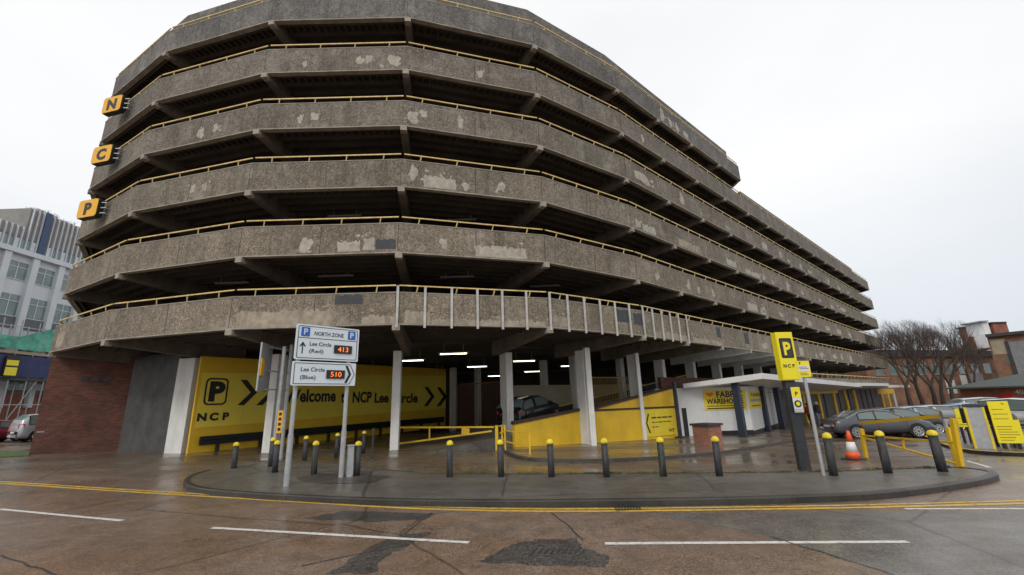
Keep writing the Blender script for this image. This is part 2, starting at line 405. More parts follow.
# joints between the kerb stones
mb = MB(); acc = 0
for (a, b, c, d) in zip(KO, KO[1:], KI[1:], KI):
    L = (Vector(b)-Vector(a)).length; acc += L
    if acc > .9:
        acc = 0; z = ter(*a); n = (Vector(d)-Vector(a)).normalized(); A = Vector((a[0]-n.x*.003, a[1]-n.y*.003, z)); D = Vector((d[0], d[1], z))
        tt = Vector((-n.y, n.x, 0))*.006
        mb.add([A-tt, A+tt, A+tt+Vector((0, 0, .1)), A-tt+Vector((0, 0, .1))], [(0, 1, 2, 3)])
        A3 = A+Vector((n.x, n.y, 0))*.02
        mb.add([A3-tt+Vector((0, 0, .121)), A3+tt+Vector((0, 0, .121)), D+tt+Vector((0, 0, .121)), D-tt+Vector((0, 0, .121))], [(0, 1, 2, 3)])
tag(mb.build('kerb_joint_lines', M['black']), 'dark mortar joints between the kerb stones', None, kind='structure')
# lines
def strip(pts, w, z=.008, jag=.0):
    mb = MB(); pts = [Vector(p) for p in pts]; L = []; R = []
    P = []
    for a, b in zip(pts, pts[1:]):
        k = max(1, int((b-a).length/.25)); P += [a+(b-a)*i/k for i in range(k)]
    P.append(pts[-1])
    for i, p in enumerate(P):
        t = (P[min(i+1, len(P)-1)]-P[max(i-1, 0)]).normalized(); n = Vector((-t.y, t.x))
        j = random.uniform(-jag, jag); L.append(p+n*(w/2+j)); R.append(p-n*(w/2+random.uniform(-jag, jag)))
    for i in range(len(P)-1):
        q = [L[i], R[i], R[i+1], L[i+1]]
        mb.add([(v.x, v.y, ter(v.x, v.y)+z) for v in q], [(0, 1, 2, 3)])
    return mb
yl_px = [(-120, 476), (0, 483.5), (60, 487.5), (140, 492.7), (220, 497.5), (300, 502.3), (380, 507.3), (440, 510), (530, 511.8), (620, 511.5), (700, 510.5), (780, 509.4), (860, 508), (940, 506), (1024, 503.8), (1180, 498)]
YL = smooth_path([P2(*p) for p in yl_px], 1)
mb = strip(YL, .10, jag=.008); m2 = strip(off_path(YL, .17), .085, jag=.01)
y1 = mb.build('yellow_line', M['yline']); tag(y1, 'outer painted yellow parking line along the kerb', None, kind='structure')
y2 = m2.build('yellow_line', M['yline']); tag(y2, 'inner painted yellow parking line hard against the kerb', None, kind='structure')
wh = MB()
for a, b in (((-200, 489), (-90, 500)), ((0, 509.5), (122, 521)), ((212, 528.2), (469, 543)), ((605, 544), (908, 542.3)), ((1060, 539), (1300, 530))):
    s_ = strip([P2(*a), P2(*b)], .095, jag=.004); wh.v_ = None
    o = len(wh.v); wh.v += s_.v; wh.f += [[i+o for i in f] for f in s_.f]; wh.mi += [0]*len(s_.f)
tag(wh.build('lane_marking', M['wline']), 'white broken centre line painted on the road', None, kind='structure')
s_ = strip([P2(905, 509.3), P2(1024, 509.2), P2(1200, 508)], .08)
tag(s_.build('white_edge_line', M['wline']), 'white edge line at the right of the road', None, kind='structure')
s_ = strip([P2(966, 461), P2(990, 468)], .1)
tag(s_.build('white_bay_line', M['wline']), 'short white line at the car park entrance', None, kind='structure')
def ragged(pts, k=6, j=.04):
    out = []; n = len(pts)
    for i in range(n):
        a, b = Vector(pts[i]), Vector(pts[(i+1) % n])
        for q in range(k): p = a+(b-a)*q/k; out.append((p.x+random.uniform(-j, j), p.y+random.uniform(-j, j)))
    return out
for nm, pp, m, lb, lift in (
    ('tar_patch', [(327, 574), (372, 546), (402, 534), (432, 533), (410, 545), (385, 557), (372, 574)], 'tar', 'dark diagonal tar strip crossing the centre line', .0065),
    ('tar_patch', [(479, 562), (508, 546), (535, 540), (575, 539), (586, 550), (610, 556), (604, 567), (540, 566)], 'tar', 'broken dark tar patch around the worn pothole', .0065),
    ('tar_patch', [(302, 519), (345, 510.8), (436, 513.5), (425, 520), (372, 522)], 'tar', 'dark tar patch beside the yellow line', .0060),
    ):
    o = drape(nm, ragged([P2(*p) for p in pp]), lift, M[m]); tag(o, lb, None, kind='structure')
o = drape('tar_patch', ragged([P2(*p, .1) for p in [(296, 478), (318, 474), (366, 474), (391, 476.5), (372, 483), (330, 484.5), (303, 482)]], 4, .03), .111, M['tar'])
tag(o, 'dark tar patch on the pavement around the direction sign post', None, kind='structure')
o = drape('resurfaced_road', ragged([P2(*p) for p in [(640, 514.5), (800, 512.5), (930, 511), (1060, 510.5), (1250, 508), (1400, 640), (1000, 640), (881, 571), (772, 537), (700, 523)]], 5, .015), .0055, M['road2']); tag(o, 'greyer resurfaced stretch at the right of the road', None, kind='structure')
for pa_, pb_ in (((553, 513), (585, 541)), ((772, 537), (905, 579)), ((404, 534), (432, 513)), ((0, 556), (60, 575)), ((120, 500), (60, 512)), ((300, 566), (410, 545))):
    a_, b_ = Vector(P2(*pa_)), Vector(P2(*pb_)); pts_ = [a_+(b_-a_)*i/7+Vector((random.uniform(-.025, .025), random.uniform(-.025, .025))) for i in range(8)]
    o = strip(pts_, .022, .0095, .006).build('tar_joint', M['char']); tag(o, 'thin dark tar joint in the road surface', None, kind='structure')
o = strip(BK, .13, .112, .02).build('edging', M['edge']); tag(o, 'earthy brown edging strip along the back of the pavement', None, kind='structure')
# pothole ridges
mb = MB()
for i in range(9):
    a = gp(537+i*6, 549+(i % 3)*.4); b = gp(532+i*6.2, 554.5)
    mb.bar((a.x, a.y, .012), (b.x, b.y, .012), .018, .008)
tag(mb.build('broken_asphalt', M['char']), 'ridged broken asphalt inside the dark tar patch', None, kind='structure')
mb = MB(); p = gp(628, 509.3)
for i in range(9): mb.bar((p.x-.2+i*.05, p.y-.09, .012), (p.x-.2+i*.05, p.y+.09, .012), .018, .014)
mb.box((p.x, p.y+.1, .01), (.46, .02, .012)); mb.box((p.x, p.y-.1, .01), (.46, .02, .012))
tag(mb.build('drain_grate', M['char']), 'small iron drain grate in the gutter beside the kerb', 'drain')
# raised apron in front of the ramps
ap_px = [(501, 441), (499, 447), (503, 452), (512, 457.5), (530, 461.5), (560, 463), (600, 462.5), (640, 461), (680, 458.5), (720, 454.5), (760, 448.5), (800, 441.3), (850, 432.3)]
AP = smooth_path([P2(*p) for p in ap_px], 1)
apo = drape('apron', AP+[(35, 44), (20, 44), (8, 32), (2, 25)], .09, M['apron'], .09)
tag(apo, 'raised wet concrete apron in front of the ramps and shops', None, kind='structure')
mb = MB(); AI = off_path(AP, .12)
for a, b, c, d in zip(AP, AP[1:], AI[1:], AI):
    za, zb = ter(*a), ter(*b)
    a_ = (a[0]-(d[0]-a[0])*.05, a[1]-(d[1]-a[1])*.05); b_ = (b[0]-(c[0]-b[0])*.05, b[1]-(c[1]-b[1])*.05)
    mb.add([(*a_, za), (*b_, zb), (*b_, zb+.1), (*a_, za+.1), (*c, zb+.1), (*d, za+.1)], [(0, 1, 2, 3), (3, 2, 4, 5)])
tag(mb.build('apron_kerb', M['stone']), 'low stone kerb edging the raised apron', None, kind='structure')
# left far pavement strip
mb = strip([P2(0, 451), P2(30, 452)], 1.2, .06)
o = drape('verge', [P2(-150, 447), P2(29, 452), P2(29, 456.5), P2(0, 458), P2(-150, 454)], .05, M['grass'], .05)
tag(o, 'mossy green verge beside the brick wall corner', None, kind='structure')
# ------------------------------------------------------------------ car park building
E0 = Vector((6.05, 20.01)); DIR = Vector((cos(radians(41.56)), sin(radians(41.56)))); INN = Vector((-DIR.y, DIR.x))
CEN = Vector((-7.53, 35.42)); RR = 20.57
def S(s, i=0.): return E0+DIR*s+INN*i
corner = {0: E0, 1: Vector((1.4375, 16.836)), 2: Vector((-4.15, 15.11)), 3: Vector((-10.03, 15.065)), 4: Vector((-15.824, 16.56)), 5: Vector((-20.9, 19.42))}
for k in range(6, 12):
    a = radians(-48.44-16.364*k); corner[k] = CEN+Vector((cos(a), sin(a)))*RR
BAY = 4.13; ZL = [4.64+2.692*i for i in range(6)]; FH = 1.13
def footprint(n, inset=0.):
    """plan outline, level n (1..6), from the far end along the facade, round the curved end and back"""
    end = 16.9 if n == 6 else 59.2
    ch = 1.2
    pts = [S(end+.3, ch+.0), S(end-.7, 0)]
    k = int((end-1.7)/BAY-.2)
    pts += [S(BAY*i, 0) for i in range(k, 0, -1)]+[corner[i] for i in range(0, 12)]
    W = (corner[11]-E0).dot(INN)
    pts += [S(end-ch, W), S(end, W-ch)]
    if inset:
        out = []; N = len(pts)
        for i in range(N):
            a, b, c = pts[i-1], pts[i], pts[(i+1) % N]
            n1 = Vector(((b-a).y, -(b-a).x)).normalized(); n2 = Vector(((c-b).y, -(c-b).x)).normalized()
            m = (n1+n2); m = m/(m.length**2)*2 if m.length > .1 else n1
            out.append(b-m*(-1)*0 + m*(inset)*1.)
        return out
    return pts
_t = footprint(1); _i = footprint(1, .5)
SG = 1 if (Vector(_i[20])-CEN).length < (Vector(_t[20])-CEN).length else -1
cp = thing('car_park_building', (-7.5, 20, 0), 'huge grey brown multistorey concrete car park with stacked parapets and faceted curved end', 'car park')
def ring(mb, po, pi_, z0, z1, mat=None, closed=True, zi0=None):
    N = len(po); rg = range(N if closed else N-1)
    for i in rg:
        j = (i+1) % N
        a, b, c, d = po[i], po[j], pi_[j], pi_[i]; zz = z0 if zi0 is None else zi0
        vs = [(*a, z0), (*b, z0), (*c, zz), (*d, zz), (*a, z1), (*b, z1), (*c, z1), (*d, z1)]
        mb.add(vs, [(0, 3, 2, 1), (4, 5, 6, 7), (0, 1, 5, 4), (2, 3, 7, 6)], mat)
parapets = {}
PTS = {n: footprint(n) for n in range(1, 7)}
for n in range(1, 7):
    z = ZL[n-1]; po = PTS[n]
    pin = footprint(n, .16*SG); mb = MB(); ring(mb, po, pin, z, z+FH, M['agg'][n-1])
    for a, b in zip(po, po[1:]):
        A, B = Vector(a), Vector(b); L = (B-A).length
        if L < 2: continue
        u = (B-A)/L; no = Vector((u.y, -u.x)) if (A+Vector((u.y, -u.x))-CEN).length > (A-CEN).length or (A-E0).dot(DIR) > 1 else Vector((-u.y, u.x))
        if (A-E0).dot(DIR) > 1: no = -INN if (A-CEN).dot(INN) < 0 else INN
        for q in ((0.04/L, .5) if L > 5 else (0.04/L,)):
            p = A+u*(L*q); mb.box((p.x+no.x*.0, p.y+no.y*.0, z+FH/2), (.006, .022, FH-.02), math.atan2(no.y, no.x), M['black'])
    pp = mb.build('parapet', M['agg'][n-1], cp); parapets[n] = pp
    # thin pale lip along the bottom and coping on top
    mb = MB(); ring(mb, footprint(n, -.02*SG), footprint(n, .2*SG), z-.045, z-.002); mb.build('lip', M['lip'], pp)
    mb = MB(); ring(mb, footprint(n, -.012*SG), footprint(n, .175*SG), z+FH+.002, z+FH+.035); mb.build('coping', M['lip'], pp)
    # guard rail with swept brackets
    mb = MB(); pr_ = footprint(n, .06*SG); zr = z+FH+.29; N = len(pr_)
    vis = list(range(N-1))
    for i in vis:
        a, b = Vector(pr_[i]), Vector(pr_[i+1]); L = (b-a).length
        if L < 1: continue
        u = (b-a)/L; ni = Vector((u.y, -u.x))*SG
        if (a+ni-CEN).length > (a-CEN).length and i > 3 and False: ni = -ni
        mb.bar((*(a+u*.06), zr), (*(b-u*.06), zr), .042, .045)
        near = a.y < 40 or i < 20
        if not near: continue
        kk = max(1, round(L/1.46))
        for q in range(kk):
            p = a+u*(L*(q+.5)/kk) if kk > 1 else a+u*L/2
            mb.tube([(*(p), zr), (*(p+ni*.02+u*.02), zr-.12), (*(p+ni*.06+u*.05), zr-.24), (*(p+ni*.08+u*.05), zr-.40)], .024, 5)
    mb.build('guard_rail', M['cream'], pp)
def ragpoly(x0, y0, x1, y1, amp=.05, step=.14):
    pts = []
    nx = max(2, int((x1-x0)/step)); ny = max(2, int((y1-y0)/step))
    for i in range(nx): pts.append((x0+(x1-x0)*i/nx, y0))
    for i in range(ny): pts.append((x1+random.uniform(-amp, amp)*.6, y0+(y1-y0)*i/ny))
    for i in range(nx): pts.append((x1+(x0-x1)*i/nx, y1+random.uniform(-amp*1.6, amp)))
    for i in range(ny): pts.append((x0+random.uniform(-amp, amp)*.6, y1+(y0-y1)*i/ny))
    return pts
def patch(n, px0, px1, y0f, y1f, mat, ell=False):
    """repair patch on level n between picture columns px0..px1 (found on its facet), heights as fractions of the parapet"""
    z = ZL[n-1]; pts = PTS[n]; best = None
    for i in range(len(pts)-1):
        b, a = pts[i], pts[i+1]   # a->b runs left to right as seen
        A, B = Vector((*a, 0)), Vector((*b, 0))
        if (B-A).length < .5: continue
        d1 = Vector((B-A)); nn = d1.cross(Vector((0, 0, 1)))
        if nn.dot(EYE-A) < 0: continue
        c = project((A.x, A.y, z+.5))[0]; d = project((B.x, B.y, z+.5))[0]
        if c-2 <= px0 <= d+2: best = (A, B, c, d)
    if not best: return
    A, B, c, d = best
    def sof(px):
        lo, hi = 0., (B-A).length; u = (B-A).normalized()
        for _ in range(30):
            m = (lo+hi)/2; q = A+u*m
            if project((q.x, q.y, z+.5))[0] < px: lo = m
            else: hi = m
        return lo
    s0, s1 = sof(px0), sof(px1)
    if s1-s0 < .05: return
    fr = frame((A.x, A.y, z), (B-A)); mb = MB()
    def blob(cxx, cyy, rx, ry, N=26):
        ph = [random.uniform(0, 6.28) for _ in range(4)]; am = [.16, .13, .10, .08]
        return [(cxx+rx*cos(a)*f, min(FH-.02, max(.004, cyy+ry*sin(a)*f))) for a, f in ((2*pi*i/N, 1+sum(am[k]*sin((k+2)*2*pi*i/N+ph[k]) for k in range(4))+random.uniform(-.08, .08)) for i in range(N))]
    if ell:
        cxx, cyy, rx, ry = (s0+s1)/2, (y0f+y1f)/2*FH, (s1-s0)/2, (y1f-y0f)/2*FH
        mb.plate(fr, blob(cxx, cyy, rx, ry), .004, M[mat], .001)
        for q in range(3): mb.plate(fr, blob(cxx+random.uniform(-2, 2)*rx, cyy+random.uniform(-1.2, 1.2)*ry, rx*random.uniform(.12, .4), ry*random.uniform(.1, .35), 12), .0045+q*.0006, M[mat], .001)
    else:
        mb.plate(fr, ragpoly(s0, y0f*FH+.005, s1, y1f*FH, .02 if mat == 'patch_dark' else .05, .07), .004, M[mat], .001)
        if mat != 'patch_dark':
            for q in range(max(3, int((s1-s0)*4))): mb.plate(fr, blob(random.uniform(s0-.1, s1+.1), min(FH*.9, y1f*FH+random.uniform(-.03, .22)), random.uniform(.02, .10), random.uniform(.015, .06), 12), .0046+(q%9)*.0004, M[mat], .001)
    mb.build('repair_patch', M[mat], parapets[n])
def project(p):
    x, y, z = p[0], p[1], p[2]-H; zc = y*cos(PT)+z*sin(PT); yc = -y*sin(PT)+z*cos(PT)
    if zc < .1: return (-9999, -9999)
    u, v = x/zc, yc/zc; u, v = u*cos(RL)-v*sin(RL), u*sin(RL)+v*cos(RL)
    return (512+F*u, 287.5-F*v)
for a in [(1, 237, 332, 0, .52, 'patch'), (1, 334, 362, .66, .97, 'patch_dark'), (1, 362, 396, 0, .28, 'patch'), (1, 405, 430, 0, .42, 'patch'), (1, 432, 545, 0, .2, 'patch'),
          (1, 553, 568, .05, .4, 'patch'), (1, 617, 632, .45, .95, 'patch_dark'), (1, 634, 645, .4, .9, 'patch_dark'), (1, 655, 689, 0, .25, 'patch'), (1, 692, 722, 0, .22, 'patch'), (1, 717, 723, .4, .95, 'patch_dark'), (1, 745, 752, .3, .95, 'patch_dark'),
          (1, 57, 64, .1, .7, 'patch'), (2, 300, 312, .05, .6, 'patch_pale', 1), (2, 338, 360, .05, .42, 'patch_pale'), (2, 364, 375, .08, .5, 'patch_pale'), (2, 376, 396, .1, .45, 'patch_dark'), (2, 440, 447, .2, .6, 'patch_pale', 1), (2, 475, 526, .02, .42, 'patch_pale'),
          (2, 687, 690, .2, .7, 'patch_pale', 1), (2, 697, 700, .2, .5, 'patch_pale', 1), (2, 712, 716, .2, .6, 'patch_pale', 1), (2, 655, 659, .2, .6, 'patch_pale', 1), (2, 747, 757, .05, .5, 'patch_pale'), (2, 760, 775, 0, .3, 'patch_pale'),
          (3, 409, 418, .3, .8, 'patch_pale', 1), (3, 424, 456, .05, .5, 'patch_pale'), (3, 462, 470, .1, .4, 'patch_pale', 1), (3, 498, 505, .2, .6, 'patch_pale', 1), (3, 635, 640, .1, .5, 'patch_pale', 1), (3, 642, 655, .05, .4, 'patch_pale'), (3, 678, 700, .05, .45, 'patch'), (3, 709, 722, .1, .45, 'patch'), (3, 726, 742, .1, .5, 'patch_pale'),
          (3, 745, 760, .05, .35, 'patch_pale'), (3, 190, 196, .3, .6, 'patch_pale', 1), (3, 202, 207, .3, .6, 'patch_pale', 1),
          (4, 407, 419, .15, .6, 'patch_pale', 1), (4, 420, 427, .45, .75, 'patch_pale', 1), (4, 458, 463, .25, .7, 'patch_pale', 1), (4, 298, 303, .2, .5, 'patch_pale', 1), (4, 311, 319, .3, .6, 'patch_pale', 1), (4, 198, 204, .1, .6, 'patch_pale', 1), (4, 213, 218, .3, .6, 'patch_pale', 1), (4, 634, 650, .2, .7, 'patch_pale', 1), (4, 680, 684, .2, .8, 'patch_pale', 1), (4, 700, 720, .1, .4, 'patch'), (4, 725, 745, .1, .4, 'patch'),
          (5, 303, 307, .2, .5, 'patch_pale', 1), (5, 356, 364, .25, .6, 'patch_pale', 1), (5, 366, 372, .3, .7, 'patch_pale', 1), (5, 388, 400, .15, .65, 'patch_pale', 1), (5, 477, 483, .2, .6, 'patch_pale', 1), (5, 641, 644, .2, .6, 'patch_pale', 1),
          (6, 660, 664, .1, .8, 'patch_pale', 1), (6, 668, 672, .1, .6, 'patch_pale', 1), (6, 675, 679, .1, .6, 'patch_pale', 1), (6, 683, 688, .1, .5, 'patch_pale', 1)]:
    patch(*a)
for n, seed in ((2, 3), (3, 4), (4, 5), (1, 6)):
    random.seed(seed); x = 762
    while x < 850:
        w = random.uniform(1.5, 7); patch(n, x, x+w, random.uniform(.02, .2), random.uniform(.35, .7), 'patch_pale', random.random() < .5); x += w+random.uniform(3, 14)
random.seed(11)
# decks with ribbed soffits
for n in range(1, 7):
    z = ZL[n-1]; mb = MB(); pi_ = footprint(n, .17*SG)
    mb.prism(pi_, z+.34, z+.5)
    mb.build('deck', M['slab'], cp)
    mb = MB()
    pts = PTS[n]
    segs = []
    for i in range(1, len(pts)-1):
        a, b = Vector(pts[i]), Vector(pts[i+1])
        if i+1 > len(pts)-5: break
        segs.append((a, b))
    for a, b in segs:
        L = (b-a).length
        if L < .5: continue
        u = (b-a)/L; ni = Vector((u.y, -u.x))*SG*-1
        if (a+u*L/2+ni-CEN).length > (a+u*L/2-CEN).length and (a-E0).dot(DIR) < 1: ni = -ni
        if (a-E0).dot(DIR) >= -.1 and ni.dot(INN) < 0: ni = -ni
        curved = (a-E0).dot(DIR) < 1 and (b-E0).dot(DIR) < .5
        for q, dd in enumerate((.32, .95, 1.55, 2.15, 2.75, 3.35, 3.95, 4.6, 5.4, 6.2)):
            sh = .145*dd*2/2 if curved else 0.
            p0, p1 = a+ni*dd+u*(sh+.12), b+ni*dd-u*(sh+.12)
            hh = .30 if q == 0 else .22
            mb.bar((*p0, z+.33-hh/2), (*p1, z+.33-hh/2), .12, hh)
        # fine cross ribs just behind the fascia
        k = int(L/.3)
        for q in range(k):
            p = a+u*(L*(q+.5)/k); mb.bar((*(p+ni*.18), z+.25), (*(p+ni*.9), z+.25), .07, .15)
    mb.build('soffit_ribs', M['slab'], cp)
# radial beams, tips and columns
def inward(i):
    if isinstance(i, int) and i < 6: return (CEN-corner[i]).normalized()
    return INN
spots = [(corner[k], (CEN-corner[k]).normalized() if k else (INN+(CEN-E0).normalized()).normalized(), 'c%d' % k) for k in (5, 4, 3, 2, 1, 0)]+[(S(BAY*k), INN, 's%d' % k) for k in range(1, 14)]
far = MB(); farn = 0
for n in range(1, 7):
    z = ZL[n-1]
    for p, ni, nm in spots:
        s_ = (p-E0).dot(DIR)
        if n == 6 and s_ > 13: continue
        m1, m2 = MB(), MB()
        a = p+ni*.10; b = p+ni*5.6
        w = .28
        vs = []; t = Vector((-ni.y, ni.x))*w/2
        for q, zb in ((a, z-.20), (p+ni*4.4, z-.50), (b, z-.55)):
            vs += [(*(q-t), zb), (*(q+t), zb), (*(q+t), z+.335), (*(q-t), z+.335)]
        fs = [(0, 1, 2, 3), (8, 11, 10, 9)]+[(o+i, o+4+i, o+4+(i+1) % 4, o+(i+1) % 4) for o in (0, 4) for i in range(4)]
        m1.add(vs, fs)
        tt = t*.92
        tv = [(*(p-ni*.03-tt), z-.24), (*(p-ni*.03+tt), z-.24), (*(p+ni*.22+tt), z-.25), (*(p+ni*.22-tt), z-.25)]
        tv += [(x, y, z-.048) for x, y, _ in tv]
        m2.add(tv, [(0, 3, 2, 1), (4, 5, 6, 7), (0, 1, 5, 4), (1, 2, 6, 5), (2, 3, 7, 6), (3, 0, 4, 7)])
        if nm == 's13':
            o = len(far.v); far.v += m1.v+m2.v; far.f += [[i+o for i in f] for f in m1.f]+[[i+o+len(m1.v) for i in f] for f in m2.f]; far.mi += [0]*(len(m1.f)+len(m2.f)); continue
        bo = m1.build('beam', M['white'] if n == 1 and nm in ('s3', 's4', 's5', 's6') else M['beam'], cp); m2.build('beam_end', M['tip'], bo)
fo = far.build('far_beams', M['beam'], cp); fo['kind'] = 'stuff'
# ground-floor columns (white painted blades) and the dark columns above them
colpx = {'c4': (176, 453), 'c3': (270, 452), 'c2': (394.5, 449.4), 'c1': (508, 445.5), 'c0': (592, 445), 's1': (643, 439.5)}
for p, ni, nm in spots:
    if nm in colpx:
        q = gp(*colpx[nm], .09 if nm in ('c0', 's1') else 0); c = Vector((q.x, q.y))
    elif nm == 'c5': c = p+ni*4.4
    else: c = p+ni*4.2
    r = math.atan2(ni.y, ni.x); zb = ter(c.x, c.y)
    ztop = ZL[0]-.47
    w, dp = (.34, .62)
    if nm == 'c4': w, dp, ni = .34, .92, Vector((.35, .94))
    if nm == 'c4': r = math.atan2(-.25, 1.) 
    if nm in ('s1', 'c0', 'c1'): dp = .75
    if nm in ('c0', 's1'):
        strip_c = Vector(c); c = c+Vector((-.10, .78)) if nm == 'c0' else c+Vector((-.02, .45))
        dp = .5
        m3 = MB(); ws = .26 if nm == 'c0' else .2; m3.box((strip_c.x+.02, strip_c.y-.22, (zb+ZL[0]-.47)/2+.02), (ws, .2, ZL[0]-.47-zb), .3); m3.build('column_face', M['white'], cp)
    mb = MB()
    hgt = ztop-zb+.1
    if nm == 'c4': hgt -= .0
    mb.box((c.x, c.y, zb-.1+hgt/2), (dp, w, hgt), r); co = mb.build('column', M['white'], cp)
    if nm == 'c4': co['label'] = 'broad white column beside the yellow welcome wall'
    mb = MB(); b = p+ni*4.6; mx = ZL[5] if ((p-E0).dot(DIR) < 14) else ZL[4]
    mb.box((b.x, b.y, (ZL[0]+.5+mx)/2), (.6, .4, mx-ZL[0]-.5+.33), math.atan2(ni.y, ni.x)); mb.build('upper_column', M['beam'], cp)
# added core, blocks the view and far-side light through the storeys
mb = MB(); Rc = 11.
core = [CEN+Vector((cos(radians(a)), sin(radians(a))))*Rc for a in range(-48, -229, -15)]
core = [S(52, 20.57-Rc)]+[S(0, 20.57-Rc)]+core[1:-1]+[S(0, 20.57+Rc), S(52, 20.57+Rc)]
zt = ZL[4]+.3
mb.prism([tuple(c) for c in core], ZL[0]+.5, zt); mb.build('light_block_core', M['slab'], cp)
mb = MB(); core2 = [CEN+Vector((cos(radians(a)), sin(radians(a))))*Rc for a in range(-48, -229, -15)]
mb.prism([tuple(c) for c in [S(13, 20.57-Rc)]+core2+[S(13, 20.57+Rc)]], zt+.01, ZL[5]+.3); mb.build('light_block_core', M['slab'], cp)
# set-back roof walls
mb = MB(); p6 = footprint(6, .6*SG); q6 = footprint(6, .8*SG); ring(mb, p6, q6, ZL[5]+.5, ZL[5]+FH+1.55); mb.build('roof_wall', M['agg'][5], cp)
mb = MB()
sp = [S(54, .9), S(53, .5), S(17.2, .5)]; mb2 = [S(53.8, 1.1), S(52.9, .7), S(17.2, .7)]
ring(mb, sp, mb2, ZL[4]+.5, ZL[4]+FH+1.1, closed=False); mb.build('roof_wall', M['agg'][5], cp)
# pale vertical fins hung on the lowest parapet
def fin_at(p, nout):
    mb = MB(); r = math.atan2(nout.y, nout.x); q = p+nout*.06
    mb.box((q.x, q.y, ZL[0]+.615), (.05, .085, 1.53), r)
    mb.build('fin', M['fin'], cp)
for a, b, k in ((corner[2], corner[1], 6), (corner[1], corner[0], 6), (corner[0], S(BAY), 5)):
    L = (b-a).length; u = (b-a)/L; no = Vector((u.y, -u.x))
    for i in range(k): fin_at(a+u*(L*(i+.02)/k), no)
fin_at(S(BAY+.05), -INN)
# low rail deck above the shop canopies
mb = MB(); a, b = S(20, -.1), S(57, -.1)
mb.wall(a, b, 2.62, 3.0, .2, M['agg'][2]); mb.build('shop_roof_parapet', M['agg'][2], cp)
mb = MB(); mb.bar((*S(20, 0), 3.33), (*S(57, 0), 3.33), .05, .06)
for i in range(26):
    p = S(20.5+i*1.42, 0); mb.tube([(*p, 3.33), (*(p+INN*.08), 3.2), (*(p+INN*.12), 3.0)], .03, 5)
mb.build('shop_roof_rail', M['cream'], cp)
# ------------------------------------------------------------------ ground storey interior
# welcome wall
W0, W1 = Vector((-13.85, 19.55, 0)), Vector((-5.45, 34.9, 0)); wu = (W1-W0).normalized(); WL = (W1-W0).length
ww = thing('welcome_wall', (W0.x, W0.y, 0), 'long yellow wall panel behind the columns lettered Welcome to NCP Lee Circle with arrows', 'wall')
def WP(px, py): p = onv(px, py, W0, W1); return ((p-W0).dot(wu), p.z)
fw = frame(W0, wu)
mb = MB(); mb.plate(fw, [(-.2, 0), (WL, .1), (WL, 4.5), (-.2, 4.22)], .12, M['wyellow'], -.14); mb.build('wall_board', M['wyellow'], ww)
xa, zb_ = WP(204, 437); xb, zt_ = WP(197, 371)
mb = MB(); 
x0 = WP(199, 400)[0]
for i in range(9):
    xs0 = x0+(WL-x0)*i/9+.012; xs1 = x0+(WL-x0)*(i+1)/9-.0
    f0, f1 = (xs0-x0)/(WL-x0), (xs1-x0)/(WL-x0)
    mb.plate(fw, [(xs0, 1.15+.35*f0), (xs1, 1.15+.35*f1), (xs1, 3.5+.45*f1), (xs0, 3.5+.45*f0)], .012, M['wpanel'], -.017)
mb.build('panel', M['wpanel'], ww)
mb = MB()
def wtext(s, pa, pb, bold=.0):
    (x0_, z0_), (x1_, _) = WP(*pa), WP(*pb); h = WP(pa[0], pa[1]-pa_h)[1]-z0_
# P in its box
X0, Z0 = WP(202.5, 406); X1, Z1 = WP(229.5, 377)
Z0 = WP(216, 405)[1]; Z1 = WP(216, 378)[1]
mb.frame_ring(fw, rrect(X0, Z0, X1, Z1, .2), rrect(X0+.07, Z0+.07, X1-.07, Z1-.07, .15), .006, M['black'], .002)
mb.text(fw, 'P', (X0+X1)/2, Z0+(Z1-Z0)*.18, (Z1-Z0)*.95, M['black'], .004, bold=.055, align='CENTER', sx=1.1)
x_, z_ = WP(198, 420); zt2 = WP(198, 413)[1]
zz0, zz1 = WP(215, 420)[1], WP(215, 413.4)[1]
for ch, pxx in (('N', 202), ('C', 214), ('P', 225.5)):
    mb.text(fw, ch, WP(pxx, 416)[0], zz0, (zz1-zz0)*1.5, M['black'], .004, bold=.055, align='CENTER', sx=1.2)
def chev(px0, px1, py0, py1, wfrac=.36):
    xa = WP(px0, (py0+py1)/2)[0]; xb = WP(px1, (py0+py1)/2)[0]; za = WP((px0+px1)/2, py1)[1]; zb = WP((px0+px1)/2, py0)[1]; zm = (za+zb)/2
    w = (xb-xa)*wfrac
    mb.plate(fw, [(xa, za), (xa+w, za), (xb, zm), (xb-w, zm)], .006, M['black'], .002)
    mb.plate(fw, [(xb-w, zm), (xb, zm), (xa+w, zb), (xa, zb)], .006, M['black'], .002)
chev(239, 257, 380, 405); chev(257.5, 275, 380.5, 405)
chev(424, 434.5, 387, 406); chev(436.5, 447, 387.5, 406)
def wordw(s, px0, px1, pyb, pyt):
    xa = WP(px0, pyb)[0]; xb = WP(px1, pyb)[0]; za = WP((px0+px1)/2, pyb)[1]; zb = WP((px0+px1)/2, pyt)[1]
    mb.text(fw, s, xa, za, (zb-za)*1.42, M['black'], .004, bold=.032, maxw=xb-xa)
wordw('Welcome', 285, 336, 401.5, 389.5); wordw('to', 341, 349, 402, 391); wordw('NCP', 352, 371, 402.2, 391.8); wordw('Lee', 374, 388, 402.3, 392.8); wordw('Circle', 391, 417.5, 402.5, 393.2)
mb.build('lettering', M['black'], ww)
